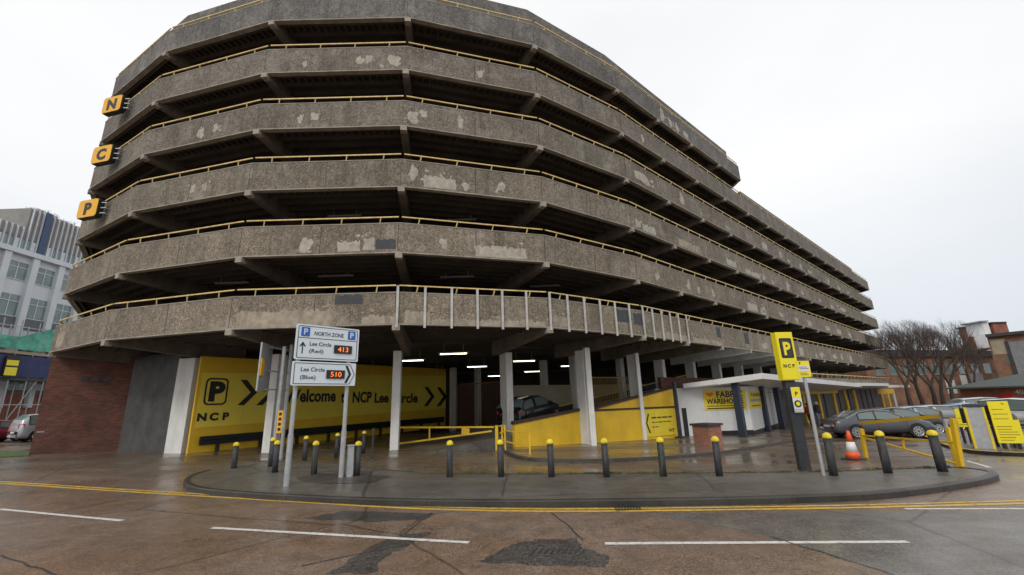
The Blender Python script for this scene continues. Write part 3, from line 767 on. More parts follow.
# black crash barrier along the foot of the welcome wall
cb = thing('crash_barrier', (W0.x, W0.y, 0), 'black steel crash barrier along the foot of the yellow welcome wall', 'crash barrier')
mb = MB(); 
for dz in (0, .2): mb.bar(fw(.1, .50+dz, .22), fw(WL-.5, .6+dz, .22), .09, .17)
mb.bar(fw(.1, .60, .17), fw(WL-.5, .70, .17), .05, .2); mb.build('beam_rail', M['black'], cb)
for i in range(9):
    mb = MB(); p = fw(.9+i*1.95, 0, .12); mb.box((p.x, p.y, .3), (.12, .12, .6), math.atan2(wu.y, wu.x)); mb.build('post', M['char'], cb)
# brick wall and metal shutter at the left end
bl, br, sr = gp(28.7, 454.8), gp(119, 450.5), gp(166, 453.2)
bw_ = thing('brick_wall', (bl.x, bl.y, bl.z), 'dark red brown brick wall under the left end of the car park', 'wall')
mb = MB(); mb.wall(bl, br, bl.z-.4, 4.55, .3, M['brick'])
bk = Vector((bl.x+3.5, bl.y+14, 0))
nb_ = Vector((-(br-bl).y, (br-bl).x, 0)).normalized(); mb.wall(bl+nb_*.303+(br-bl).normalized()*.002, bk, -.3, 4.54, -.3, M['brick']); mb.build('wall', M['brick'], bw_)
mb = MB(); fb = frame((bl.x, bl.y, 0), (br-bl))
for i in range(3):
    p = onv(86+i*11.5, 379, bl, br); x = (p-Vector((bl.x, bl.y, 0))).dot((br-bl).normalized()); mb.rect(fb, x-.14, p.z-.1, x+.14, p.z+.1, .02, M['black'], .002)
mb.build('air_vent', M['black'], bw_)
mb = MB(); p = onv(40, 432, bl, br); x = (p-Vector((bl.x, bl.y, 0))).dot((br-bl).normalized()); mb.rect(fb, x-.1, p.z-.02, x+.16, p.z+.03, .015, M['grey'], .002); mb.build('plate', M['grey'], bw_)
mb = MB(); N = 30; d = (sr-br); L = d.length; u = d/L; nn = Vector((u.y, -u.x, 0))
sh = thing('corrugated_screen', (br.x, br.y, br.z), 'grey corrugated metal screen between the brick wall and the white column', 'metal screen')
for i in range(N):
    a = br+u*(L*i/N)+nn*(.11 if i % 2 else .0); b = br+u*(L*(i+1)/N)+nn*(.0 if i % 2 else .11)
    mb.add([(a.x, a.y, -.1), (b.x, b.y, -.1), (b.x, b.y, 4.5), (a.x, a.y, 4.5)], [(0, 1, 2, 3)])
mb.build('sheet', M['corr'], sh)
mb = MB(); mb.bar((br.x, br.y, 4.42), (sr.x, sr.y, 4.42), .16, .14); mb.build('head_rail', M['char'], sh)
# ramp walls
R0, R1 = gp(514, 447, .09), gp(678, 437.5, .09); ru = (R1-R0); ru.z = 0; RLn = ru.length; ru.normalize(); R0 = Vector((R0.x, R0.y, 0)); R1 = R0+ru*RLn
fr_ = frame(R0, ru)
def RP(px, py): p = onv(px, py, R0, R1); return ((p-R0).dot(ru), p.z)
rw = thing('ramp_wall', (R0.x, R0.y, 0), 'yellow ramp side wall with a dark sloping coping rising to the right', 'wall')
t0, t1, t2, t3 = RP(514.5, 422), RP(588, 407), RP(594, 406), RP(674.5, 386.3)
bm_ = lambda x: ter(*(R0+ru*x).xy)+.02
mb = MB(); mb.plate(fr_, [(t0[0], bm_(t0[0])), (t1[0]+.1, bm_(t1[0])), (t1[0]+.1, t1[1]-.1), (t0[0], t0[1]-.1)], .18, M['yellow'], -.2)
mb.plate(fr_, [(t1[0]+.13, bm_(t2[0])), (t3[0], bm_(t3[0])), (t3[0], t1[1]-.2), (t1[0]+.13, t1[1]-.18)], .18, M['yellow'], -.2)
mb.plate(fr_, [(t1[0]+.13, t1[1]-.16), (t3[0], t1[1]-.18), (t3[0], t3[1]-.1), ], .16, M['yellow'], -.24)
mb.build('wall', M['yellow'], rw)
mb = MB(); mb.bar(fr_(t0[0]-.05, t0[1]-.04, -.1), fr_(t1[0]+.1, t1[1]-.04, -.1), .26, .13); mb.bar(fr_(t1[0]+.1, t1[1]-.12, -.1), fr_(t3[0], t3[1]-.04, -.12), .2, .12)
mb.bar(fr_(t1[0]+.12, t1[1]-.17, -.1), fr_(t3[0]+.02, t1[1]-.19, -.1), .24, .09)
mb.build('coping', M['brown'], rw)
A_, B_ = RP(643.5, 420), RP(674, 420); zl, zh = RP(660, 436)[1], RP(660, 409)[1]
mb = MB(); mb.rect(fr_, A_[0], zl, B_[0], zh, .015, M['yellow2'], .0)
mb.build('notice_panel', M['yellow2'], rw)
mb = MB(); w_ = B_[0]-A_[0]; h_ = zh-zl; xx = A_[0]
mb.plate(fr_, [(xx+.06*w_, zl+.5*h_), (xx+.1*w_, zl+.5*h_), (xx+.19*w_, zl+.84*h_), (xx+.14*w_, zl+.84*h_)], .004, M['black'], .017)
mb.plate(fr_, [(xx+.06*w_, zl+.5*h_), (xx+.14*w_, zl+.14*h_), (xx+.19*w_, zl+.14*h_), (xx+.1*w_, zl+.5*h_)], .004, M['black'], .017)
for yy_, hh_, ws_ in ((.66, .055, (.17, .13, .20, .12)), (.50, .035, (.10, .07, .14, .09, .16)), (.33, .035, (.08, .10))):
    xq = xx+.25*w_
    for q_ in ws_: mb.rect(fr_, xq, zl+yy_*h_, xq+q_*w_*.95, zl+(yy_+hh_)*h_, .003, M['brown'], .017); xq += q_*w_+.02*w_
mb.text(fr_, 'NCP', xx+.78*w_, zl+.13*h_, .22, M['black'], .018, bold=.02)
mb.build('lettering', M['black'], rw)
# ramp surface behind
rn = Vector((-ru.y, ru.x, 0)); rp = MB()
def RS(x, w, z): p = R0+ru*x+rn*w; return (p.x, p.y, z)
rs = (t3[1]-t0[1])/(t3[0]-t0[0]); z0r = t0[1]-.85
rp.add([RS(t0[0]-5, .2, -.1), RS(t3[0], .2, t3[1]-.75), RS(t3[0], 5, t3[1]-.75), RS(t0[0]-5, 5, -.1), RS(t0[0]-5, .2, -.3), RS(t3[0], .2, -.6), RS(t3[0], 5, -.6), RS(t0[0]-5, 5, -.3)],
       [(0, 1, 2, 3), (0, 4, 5, 1), (3, 2, 6, 7), (1, 5, 6, 2)])
tag(rp.build('ramp', M['pave']), 'asphalt ramp climbing behind the yellow side wall', None, kind='structure')
rz = lambda x: -.1+(t3[1]-.75+.1)*(x-(t0[0]-5))/(t3[0]-(t0[0]-5))
cw = thing('inner_wall', RS(0, 5.2, 0), 'cream wall with a dark stripe behind the car on the ramp', 'wall')
mb = MB(); a, b = Vector(RS(3.2, 5.2, 0)), Vector(RS(18.7, 5.2, 0)); fi = frame(a, b-a); mb.rect(fi, 0, -.5, 15.5, 2.75, .2, M['creamwall'], -.2); mb.build('wall', M['creamwall'], cw)
mb = MB(); mb.bar(fi(0, .75, .03), fi(15.5, 3.2, .03), .02, .35); mb.build('stripe', M['black'], cw)
mb = MB(); mb.bar(fi(0, .97, .05), fi(15.5, 3.42, .05), .02, .06); mb.build('yellow_edge', M['yellow'], cw)
def railing(name, a, b, z0, z1, label, mat, sp=.13):
    a, b = Vector(a), Vector(b); o = thing(name, (a.x, a.y, z0), label, 'railing'); mb = MB(); L = (b-a).length; k = int(L/sp)
    for i in range(k+1): p = a+(b-a)*i/k; mb.bar((p.x, p.y, z0), (p.x, p.y, z1), .03, .03)
    mb.build('bars', M[mat], o); mb = MB()
    for z in (z0+.05, z1): mb.bar((a.x, a.y, z), (b.x, b.y, z), .06, .06)
    mb.build('rail', M[mat], o)
M['railb'] = simple('brown_railing', (.22, .10, .04), .6, .2, 4.)
M['raily'] = simple('ochre_railing', (.42, .25, .05), .6, .2, 4.)
pa, pb = aty(456, 410, 33), aty(503, 410, 31)
railing('railing', (pa.x, pa.y, 0), (pb.x, pb.y, 0), -.1, 3.2, 'tall brown barred railing between the welcome wall and the ramp car', 'railb')
pa, pb = aty(592, 400, 26.5), aty(629, 400, 28)
railing('railing', (pa.x, pa.y, 0), (pb.x, pb.y, 0), .9, 3.1, 'ochre barred railing above the ramp between two white columns', 'raily')
mb = MB(); mb.wall((-20, 47), (30, 47), -.8, 4.9, .3, M['slab']); mb.wall((-6, 34.6), (-6, 47), -.8, 4.9, .3, M['slab']); mb.wall((26, 47), (40, 58), -.8, 4.9, .3, M['slab'])  # walls added behind the ground storey to keep its depth dark
mb.build('dark_backdrop_wall', M['slab'], cp)
for (px, py, Y) in ((453, 415, 35), (576, 405, 28), (545, 400, 31), (623, 400, 30), (478, 415, 36)):
    p = aty(px, py, Y); mb = MB(); mb.box((p.x, p.y, 2.), (.4, .4, 5.2), .7); mb.build('inner_column', M['white'], cp)
# ceiling lights
lights = [((453.5, 353.7), 27), ((411.5, 360.5), 13), ((436, 372), 20), ((477, 366.6), 20), ((495, 376), 11), ((524, 361), 20), ((532.5, 371.5), 15), ((570, 366), 8), ((365, 368), 14), ((234.5, 360.5), 33)]
cl0 = None
cll = ['nearest lit strip light, just right of the second white column', 'lit strip light beside the second white column', 'lit strip light above the right end of the welcome wall', 'lit strip light left of the third white column, above the brown railing', 'farthest lit strip light, close to the third white column',
       'lit strip light just right of the third white column', 'lit strip light above the black car on the ramp', 'short lit strip light above the middle of the ramp', 'lit strip light just right of the blue and white direction sign', 'lit strip light above the P emblem at the left of the welcome wall']
for i, ((px, py), wpx) in enumerate(lights):
    p = gz(px, py, 4.30)
    if i == 0:
        cl0 = thing('ceiling_light', p, cll[0], 'ceiling light', 'lit strip lights under the first deck')
        mb = MB(); mb.box((0, 0, .05), (1.55, .14, .06)); mb.build('housing', M['galv'], cl0, world=False)
        mb = MB(); mb.box((0, 0, -.01), (1.35, .08, .04)); mb.build('tube', M['tube'], cl0, world=False)
        mb = MB(); [mb.box((s, 0, .33), (.02, .02, .5)) for s in (-.5, .5)]; mb.build('hanger', M['galv'], cl0, world=False)
    else: dup(cl0, p, label=cll[i])
# unlit tubes on upper storeys
ul = None; ull = ['first from the left on the second storey', 'centre of the second storey', 'right of centre on the second storey', 'left on the third storey', 'centre of the third storey', 'right on the third storey']
for i, (px, py, n) in enumerate(((336, 276, 1), (457, 277, 1), (545, 286, 1), (232, 283, 1), (460, 220, 2), (345, 216, 2))):
    p = gz(px, py, ZL[n]-.02)
    if not ul:
        ul = thing('unlit_strip_light', p, 'unlit grey strip light on the second storey, left of the middle column line', 'ceiling light', 'unlit strip lights under the upper decks')
        mb = MB(); mb.box((0, 0, 0), (1.5, .14, .06)); mb.build('housing', M['offtube'], ul, world=False)
        mb = MB(); [mb.box((s, 0, .2), (.02, .02, .36)) for s in (-.5, .5)]; mb.build('hanger', M['galv'], ul, world=False)
    else: dup(ul, p, label='unlit grey strip light ' + ['', 'just right of the middle column line, second storey', 'farthest right on the second storey', 'farthest left on the second storey', 'on the third storey, right of the middle column line', 'on the third storey, left of the middle column line'][i])
# N C P hanging signs
for ch, (px, py), lb in (('N', (112, 104), 'amber sign with a black N, topmost of three on the left edge'), ('C', (101.5, 154), 'amber sign with a black C, middle of three on the left edge'), ('P', (87.5, 208.3), 'amber sign with a black P, lowest of three on the left edge')):
    p = aty(px, py, 17.6); t_ = thing('letter_sign', p, lb, 'sign', 'hanging letter signs'); u = Vector((.93, -.22, 0)).normalized(); f2 = frame(p, u)
    mb = MB(); mb.plate(f2, rrect(-.60, -.455, .60, .455, .15), .2, M['black'], -.24); mb.build('casing', M['black'], t_)
    mb = MB(); mb.plate(f2, rrect(-.565, -.42, .565, .42, .13), .02, M['amber'], -.015); mb.build('face', M['amber'], t_)
    mb = MB(); mb.text(f2, ch, 0, -.27, .74, M['black'], .012, bold=.05, align='CENTER', sx=1.05); mb.build('lettering', M['black'], t_)
    mb = MB()
    for z in (-.25, 0, .25): a = f2(.58, z, -.12); b = a+Vector((.45, 1.7, 0)); mb.bar(a, a+Vector((.25, .02, 0)), .04, .04); mb.bar(a+Vector((.2, .02, 0)), b, .04, .04)
    mb.build('bracket', M['galv'], t_)
# ------------------------------------------------------------------ white shop with canopy
sL, sC = gp(690, 436, .09), gp(754, 435, .09); sR = Vector((*S(22, .9), 0)); 
sL = Vector((sL.x, sL.y, 0)); sC = Vector((sC.x, sC.y, 0))
sR = gp(786, 425.5, .09); sR = Vector((sR.x, sR.y, 0))
shp = thing('shop', (sC.x, sC.y, ter(sC.x, sC.y)), 'white single-storey shop with yellow fabric warehouse signs under the white canopy', 'shop')
f1 = frame(sL, sC-sL); f2 = frame(sC, sR-sC); L1 = (sC-sL).length; L2 = (sR-sC).length
zs0 = -.7; zs1 = 2.3
mb = MB(); mb.rect(f1, -1.7, zs0, L1, zs1, .2, M['whiteclean'], -.2); mb.rect(f2, 0, zs0, L2, zs1, .2, M['whiteclean'], -.2); mb.build('wall', M['whiteclean'], shp)
mb = MB(); zg = ter(sC.x, sC.y)+.09; mb.rect(f1, 0.2, zs0, L1+.02, zg+.28, .02, M['black'], .001); mb.rect(f2, -.02, zs0, L2, zg+.22, .02, M['black'], .001); mb.build('plinth', M['black'], shp)
def F1(px, py): p = onv(px, py, sL, sC); return (p-sL).dot((sC-sL).normalized()), p.z
def F2(px, py): p = onv(px, py, sC, sR); return (p-sC).dot((sR-sC).normalized()), p.z
x0, za = F1(705, 409); x1, zb = F1(744.5, 391); za = F1(725, 410)[1]; zb = F1(725, 390)[1]
zb = min(zb, 2.26)
bd = MB(); bd.rect(f1, x0, za, x1, zb, .03, M['yellow2'], .0); bo = bd.build('signboard', M['yellow2'], shp)
mb = MB(); w = x1-x0; h = zb-za
mb.text(f1, 'FABRIC', x0+.30*w, za+.64*h, .42*h, M['black'], .035, bold=.03, maxw=.62*w); mb.text(f1, 'WAREHOUSE', x0+.06*w, za+.32*h, .36*h, M['black'], .035, bold=.03, maxw=.88*w)
mb.rect(f1, x0+.05*w, za+.06*h, x0+.93*w, za+.12*h, .004, M['brown'], .031); mb.rect(f1, x0+.05*w, za+.19*h, x0+.93*w, za+.23*h, .004, M['brown'], .031)
mb.plate(f1, [(x0+.05*w, za+.82*h), (x0+.15*w, za+.66*h), (x0+.25*w, za+.82*h), (x0+.2*w, za+.92*h), (x0+.15*w, za+.86*h), (x0+.1*w, za+.92*h)], .004, M['orange'], .031)
mb.build('lettering', M['black'], bo)
x0, _ = F2(750.5+4, 400); x1, _ = F2(764, 400); za = F2(757, 408)[1]; zb = min(F2(757, 391)[1], 2.26); x0 = .15
bd = MB(); bd.rect(f2, x0, za, x1, zb, .03, M['yellow2'], .0); bo = bd.build('signboard', M['yellow2'], shp)
mb = MB(); w = x1-x0; h = zb-za
mb.text(f2, 'FABRIC', x0+.12*w, za+.68*h, .3*h, M['black'], .035, bold=.02, maxw=.72*w); mb.rect(f2, x0+.05*w, za+.38*h, x0+.93*w, za+.55*h, .004, M['grey'], .031); mb.rect(f2, x0+.1*w, za+.12*h, x0+.65*w, za+.18*h, .004, M['brown'], .031)
mb.plate(f2, [(x0+.83*w+.1*w*cos(a*pi/5), za+.2*h+.1*h*sin(a*pi/5)) for a in range(10)], .004, M['black'], .031)
mb.build('lettering', M['black'], bo)
mb = MB(); a_ = F2(769, 410)[0]; mb.rect(f2, a_, -.5, a_+.03, 2.5, .01, M['grey'], .0); mb.rect(f2, a_+1.6, -.5, a_+1.63, 2.5, .01, M['grey'], .0); mb.rect(f2, a_, 1.9, a_+3., 1.93, .01, M['grey'], .0); mb.build('door_joint', M['grey'], shp)
mb = MB(); mb.rect(f1, F1(683.5, 425)[0], zs0, F1(688, 425)[0], F1(685, 408)[1], .03, M['black'], .001); mb.build('side_door', M['char'], shp)
mb = MB(); mb.wall(S(6.5, 3.2), S(20, 3.2), 1.6, 3.0, .2, M['brick']); mb.build('infill_wall', M['brick'], cp)
for (px, py), lb in (((743.5, 437), 'dark blue square pillar in front of the fabric warehouse sign'), ((768, 431.5), 'dark blue square pillar at the side of the white shop'), ((783, 429), 'dark blue pillar at the right end of the white shop'), ((683, 438), 'dark blue post between the ramp wall and the white shop')):
    pw = .16 if px == 683 else .34
    if px == 683: px, py = 680.5, 438
    p = gp(px, py, .09); o = thing('canopy_pillar', p, lb, 'pillar', 'dark blue canopy pillars'); zt_ = 2.62
    mb = MB(); mb.box((p.x, p.y, (p.z+zt_)/2), (pw, pw, zt_-p.z), .725); mb.build('shaft', M['navy'], o)
    mb = MB(); mb.box((p.x, p.y, p.z+.04), (.42, .42, .08), .725); mb.build('base', M['char'], o)
# canopies
cn = thing('canopy', (*S(9, -2), 2.6), 'long white flat canopy over the white shop, bent at its near corner', 'canopy')
lft = Vector((9.72, 25.7)); c0 = S(7.85, -2); c1 = S(30, -2)
mb = MB(); poly = [tuple(lft), tuple(c0), tuple(c1), tuple(S(30, .9)), tuple(S(10.2, .9)), tuple(lft+DIR*1.6)]
zf = lambda x, y: 2.62-.022*max(0, (Vector((x, y))-E0).dot(DIR)-7.85)-.10*max(0, (Vector((x, y))-E0).dot(INN)+2)
lb_ = onv(674, 391.5, Vector((*lft, 0)), Vector((*c0, 0)))
mb.prism(poly, lambda x, y: zf(x, y), lambda x, y: zf(x, y)+.30); mb.build('fascia', M['whiteclean'], cn)
mb = MB(); mb.bar((*(c0+INN*.3-DIR*.03), 2.58), (*(lft+Vector((0, 0))-DIR*.03), 2.28), .04, .05); mb.build('cable', M['grey'], cn)
for (sa, sb, zz, lb) in ((29.2, 42, .12, 'second white canopy along the shop row, stepped up'), (41.5, 55, .10, 'farthest white canopy at the end of the shop row')):
    o = thing('canopy', (*S(sa, -2), 2.3), lb, 'canopy'); mb = MB(); a, b = S(sa, -2.05), S(sb, -2.05)
    base = 2.62-.012*(sa-7.85)+zz-.24
    mb.prism([tuple(a), tuple(b), tuple(S(sb, .8)), tuple(S(sa, .8))], base, base+.26); mb.build('fascia', M['whiteclean'], o)
# shop row
row = thing('shop_row', (*S(24, 1), -.6), 'row of dark shuttered shopfronts with yellow pilasters under the canopies', 'shop')
fr2 = frame((*S(0, 1.), 0), DIR)
mb = MB(); mb.rect(fr2, 15.5, -1, 57, 2.4, .2, M['shutter'], -.2); mb.build('wall', M['shutter'], row)
FA, FB = Vector((*S(0, 1), 0)), Vector((*S(50, 1), 0))
def FX(px, py=405): return (onv(px, py, FA, FB)-FA).dot(Vector((*DIR, 0)))
for px, w in ((802, .3), (817.5, .3), (833, .35), (844.5, .4), (854, .5), (881.5, .6), (888, .5), (894, .6)):
    x = FX(px, 400); mb = MB(); mb.rect(fr2, x, -.9, x+w*1.6, 1.95, .12, M['yellow' if px < 890 else 'whiteclean'], .001); mb.build('pilaster', M['yellow'], row)
mb = MB(); mb.rect(fr2, FX(796, 400), 1.7, FX(838, 400), 2.1, .14, M['yellow'], .001); mb.build('fascia_board', M['yellow'], row)
mb = MB(); mb.rect(fr2, FX(878, 400), 1.35, FX(895, 400), 2.0, .14, M['yellow'], .001); mb.build('fascia_board', M['yellow'], row)
mb = MB()
for px in (808, 824, 839, 849, 862, 867, 872): x = FX(px, 400); mb = MB(); mb.rect(fr2, x, -.9, x+.12, 1.9, .06, M['brown'], .001); mb.build('mullion', M['brown'], row)
mb = MB(); x = FX(847, 412); mb.rect(fr2, x, .1, x+.8, 1.0, .05, M['yellow'], .125); mb.build('poster', M['yellow'], row)
# ------------------------------------------------------------------ direction sign
sp1, sp2 = gp(286, 486, .1), gp(341, 477.5, .1); sg0 = Vector((sp1.x, sp1.y, 0)); su = Vector((sp2.x-sp1.x, sp2.y-sp1.y, 0)).normalized()
ds = thing('direction_sign', (sp1.x, sp1.y, .1), 'large white NORTH ZONE direction sign with two red displays on grey posts', 'sign')
sgn_ = Vector((su.y, -su.x, 0))*.075; sA, sB = onv(291.5, 370, sp1+sgn_, sp2+sgn_), onv(356.5, 370, sp1+sgn_, sp2+sgn_); sk_ = (sB-sA).length/1.88; szb = onv(290, 385.5, sp1+sgn_, sp2+sgn_).z
fs0_ = frame((sA.x, sA.y, 0), su); print('sign', sk_, szb, su)
fs_ = lambda x, y, w=0.: fs0_((x+.02)*sk_, szb+(y-2.40)*sk_, w)
foff = 0.
for px, py in ((286, 486), (341, 477.5)):
    p = gp(px, py, .1); q = sg0+su*((p-sg0).dot(su)); p = q; mb = MB(); mb.tube([(p.x, p.y, .1), (p.x, p.y, szb+1.6*sk_)], .052, 12, M['galv'])
    mb.tube([(p.x, p.y, .1), (p.x, p.y, 1.25)], .064, 12, M['galv']); mb.build('post', M['galv'], ds, smooth=False)
W_ = 1.86
up = rrect(0, 0, W_, .99, .04); lo = rrect(-.02, 0, W_-.04, .66, .04)
fU = lambda x, y, w=0.: fs_(x, y+3.11, w+foff); fL = lambda x, y, w=0.: fs_(x-.0, y+2.40, w+foff)
mb = MB(); mb.plate(fU, up, .03, M['signw'], 0); mb.plate(fL, lo, .03, M['signw'], 0); pnl = mb.build('panel', M['signw'], ds)
mb = MB(); k = M['black']
mb.frame_ring(fU, rrect(.05, .04, W_-.05, .95, .05), rrect(.068, .058, W_-.068, .932, .04), .003, k, .031)
mb.rect(fU, .06, .60, W_-.06, .618, .003, k, .031)
lo_o = [(.03, .04), (W_-.22, .04), (W_-.07, .33), (W_-.22, .62), (.03, .62)]; lo_i = [(.048, .058), (W_-.232, .058), (W_-.09, .33), (W_-.232, .602), (.048, .602)]
mb.frame_ring(fL, lo_o, lo_i, .003, k, .031)
mb.text(fU, 'NORTH ZONE', .93, .70, .16, k, .034, align='CENTER', bold=.004, maxw=.86)
mb.text(fU, 'Lee Circle', .38, .40, .16, k, .034, bold=.004, maxw=.62); mb.text(fU, '(Red)', .38, .20, .15, k, .034, bold=.004, maxw=.4)
mb.text(fL, 'Lee Circle', .20, .39, .16, k, .034, bold=.004, maxw=.66); mb.text(fL, '(Blue)', .20, .18, .15, k, .034, bold=.004, maxw=.42)
mb.rect(fU, .185, .16, .215, .44, .003, k, .031); mb.plate(fU, [(.11, .36), (.15, .36), (.2, .44), (.25, .36), (.29, .36), (.2, .5)], .003, k, .035)
mb.plate(fL, [(W_-.38, .08), (W_-.30, .08), (W_-.18, .33), (W_-.26, .33)], .003, k, .031); mb.plate(fL, [(W_-.26, .33), (W_-.18, .33), (W_-.30, .58), (W_-.38, .58)], .003, k, .031)
mb.build('lettering', k, pnl)
mb = MB()
for x in (.13, 1.5):
    mb.plate(fU, rrect(x, .65, x+.24, .91, .02), .004, M['blue'], .031); mb.text(fU, 'P', x+.12, .70, .24, M['whiteclean'], .037, bold=.02, align='CENTER')
mb.build('parking_symbol', M['blue'], pnl)
for f_, x, y, tx in ((fU, 1.1, .22, '413'), (fL, .93, .20, '510')):
    mb = MB(); mb.rect(f_, x, y, x+.54, y+.24, .03, k, .031); sc_ = mb.build('display', k, pnl)
    mb = MB(); mb.text(f_, tx, x+.27, y+.05, .2, M['led'], .065, bold=.004, align='CENTER', maxw=.32)
    mb.build('digits', M['led'], sc_)
# rear sign seen edge-on near second column
rs_ = gp(274, 462); o = thing('road_sign', rs_, 'grey backed road sign seen edge-on beside the second white column', 'sign')
ra, rb = aty(275, 440, rs_.y), aty(282.5, 440, rs_.y+1.)
mb = MB(); mb.tube([(ra.x, ra.y, ter(ra.x, ra.y)), (ra.x, ra.y, 4.05)], .07, 10); mb.build('post', M['galv'], o)
mb = MB(); mb.tube([(rb.x, rb.y, ter(rb.x, rb.y)), (rb.x, rb.y, 4.25)], .07, 10); mb.build('post', M['galv'], o)
pc = aty(266, 368, rs_.y-.2)
mb = MB(); fz = frame((pc.x, pc.y, pc.z), (.19, -.98, 0)); mb.rect(fz, -.5, -.82, .6, .85, .05, M['galv'], 0); mb.build('panel', M['galv'], o)
mb = MB()
for z in (-.75, -.1, .75): mb.bar(fz(-.0, z, -.05), (rb.x, rb.y, pc.z+z), .05, .05)
mb.build('bracket', M['galv'], o)
mb = MB(); mb.rect(fz, .3, -.3, .58, .3, .03, M['amber'], -.04); mb.build('warning_edge', M['orange'], o)
p = onv(277, 422, Vector((ra.x-1, ra.y-.3, 0)), Vector((ra.x+1, ra.y-.3, 0))); 
mb = MB(); ff = frame((p.x, p.y+.2, p.z), (1, 0, 0)); mb.rect(ff, -.09, -.38, .09, .38, .02, M['amber'], 0)
# narrow vertical notice
mb = MB(); mb.rect(ff, -.09, -.38, .09, .38, .02, M['amber'], 0); nb = mb.build('notice', M['amber'], o)
mb = MB()
for i in range(4): mb.rect(ff, -.05, -.3+i*.17, .05, -.2+i*.17, .004, M['black'], .021)
mb.build('lettering', M['black'], nb)
# grey feeder cabinet next to L7
p = gp(349, 477, .1); o = thing('feeder_pillar', p, 'short square galvanised stub post beside the direction sign', 'post'); mb = MB(); mb.box((p.x, p.y, p.z+.37), (.14, .12, .74), .6); mb.build('shaft', M['galv'], o); mb = MB(); mb.box((p.x, p.y, p.z+.76), (.17, .15, .03), .6); mb.build('cap', M['galv'], o)
p = gp(372, 460); o = thing('thin_post', p, 'thin dark post standing left of the second white column', 'post'); mb = MB(); mb.tube([p, p+Vector((0, 0, 1.05))], .035, 8); mb.build('shaft', M['char'], o); mb = MB(); mb.lathe(p+Vector((0, 0, .001)), [(.1, 0), (.08, .03)], 10); mb.build('base', M['char'], o)
# ------------------------------------------------------------------ bollards
bol = [((449.6, 477), 1), ((501.2, 477), 1), ((551.7, 477), 1), ((606.8, 477), 1), ((663.5, 476.4), 1), ((719.7, 476.2), 1), ((834, 475.8), 1), ((888.3, 473.2), 1), ((943, 471.7), 1),
       ((233.4, 472), 0), ((274.7, 472.4), 1), ((270.5, 466.8), 1), ((304.2, 461.8), 0), ((313.7, 474.2), 1), ((336, 457), 0), ((357, 476), 1), ((363, 453.4), 0)]
bl_lab = ['yellow topped black bollard leftmost in the kerbside row, left of the swing gate post', 'yellow topped black bollard just below the gate hinge post', 'yellow topped bollard in front of the first yellow ramp wall', 'yellow topped bollard in front of the third white column foot', 'yellow topped bollard in front of the notice panel with the chevron', 'yellow topped bollard just right of the square brick box',
          'yellow topped bollard between the grey sign pole and the traffic cone', 'yellow topped bollard right of the cone in front of the grey saloon', 'scuffed leaning bollard next to the yellow barrier post', 'yellow topped bollard farthest left, alone before the welcome wall', 'front one of the two bollards close together left of the sign', 'rear one of the two bollards close together left of the sign',
          'yellow topped bollard standing back between the two sign posts', 'yellow topped bollard between the two sign posts, nearer the road', 'yellow topped bollard half behind the right sign post', 'yellow topped bollard beside the short galvanised stub', 'yellow topped bollard set back against the black crash barrier']
proto = None
for i, ((px, py), k) in enumerate(bol):
    p = gp(px, py, .1 if k else 0.)
    if proto is None:
        proto = thing('bollard', p, bl_lab[0], 'bollard', 'yellow topped bollards')
        mb = MB(); mb.lathe((0, 0, -.02), [(.078, 0), (.077, .3), (.075, .76)], 20); mb.build('post', M['bpost'], proto, True, world=False)
        mb = MB(); mb.lathe((0, 0, .735), [(.083, 0), (.086, .03), (.077, .07), (.052, .10), (.018, .115)], 20); mb.build('cap', M['cap'], proto, True, world=False)
    else:
        o = dup(proto, p, random.uniform(0, 6), bl_lab[i]); 
        o.rotation_euler.x = random.uniform(-.015, .015); o.rotation_euler.y = random.uniform(-.015, .015)
        if i == 8: o.rotation_euler.y = -.03; o.scale = (1.2, 1.2, 1.02)
        if 5 < i < 8: o.scale = (1.08, 1.08, 1.04)
# ------------------------------------------------------------------ gates and barriers
def bars(o, name, lst, mat='yellow'):
    mb = MB()
    for a, b, w in lst: mb.bar(a, b, w, w)
    return mb.build(name, M[mat], o)
g0, g1 = gp(396, 447), gp(497, 449.5); gt = thing('swing_gate', g0, 'low yellow tubular swing gate between the second column and the ramp kerb', 'gate')
def GP(px, py): return onv(px, py, g0, g1)
bars(gt, 'top_bar', [(GP(396, 427.5), GP(494, 427), .07)]); bars(gt, 'lower_bar', [(GP(396, 444), GP(430, 439.5), .07), (GP(430, 439.5), GP(492, 431), .07)])
bars(gt, 'strut', [(GP(429.5, 427), GP(429.5, 440), .06)]); bars(gt, 'hinge_post', [(GP(395.8, 426), GP(395.5, 446), .1)])
mb = MB(); p = GP(465.5, 430.5); mb.box(p, (.35, .06, .32)); mb.build('lock_plate', M['yellow'], gt)
bars(gt, 'slam_post', [((g1.x, g1.y, g1.z), (g1.x, g1.y, GP(495, 425.5).z), .13)])
h0, h1 = gp(502, 452, 0), gp(530, 457, 0); ht = thing('guard_hoop', h0, 'small yellow tubular guard rail beside the third white column', 'guard rail')
def HP(px, py): return onv(px, py, h0, h1)
bars(ht, 'rails', [(HP(499, 426), HP(504.5, 425.5), .05), (HP(500, 433), HP(505, 431.5), .05), (HP(500, 440), HP(505, 439), .05), (HP(504, 430.5), HP(530, 433.5), .045), (HP(504, 441), HP(530, 447), .045)])
[bars(ht, 'post', [q_]) for q_ in ((h0, HP(502, 425), .06), (HP(505.5, 452), HP(504.5, 425), .06), (h1, HP(529.5, 433), .05))]
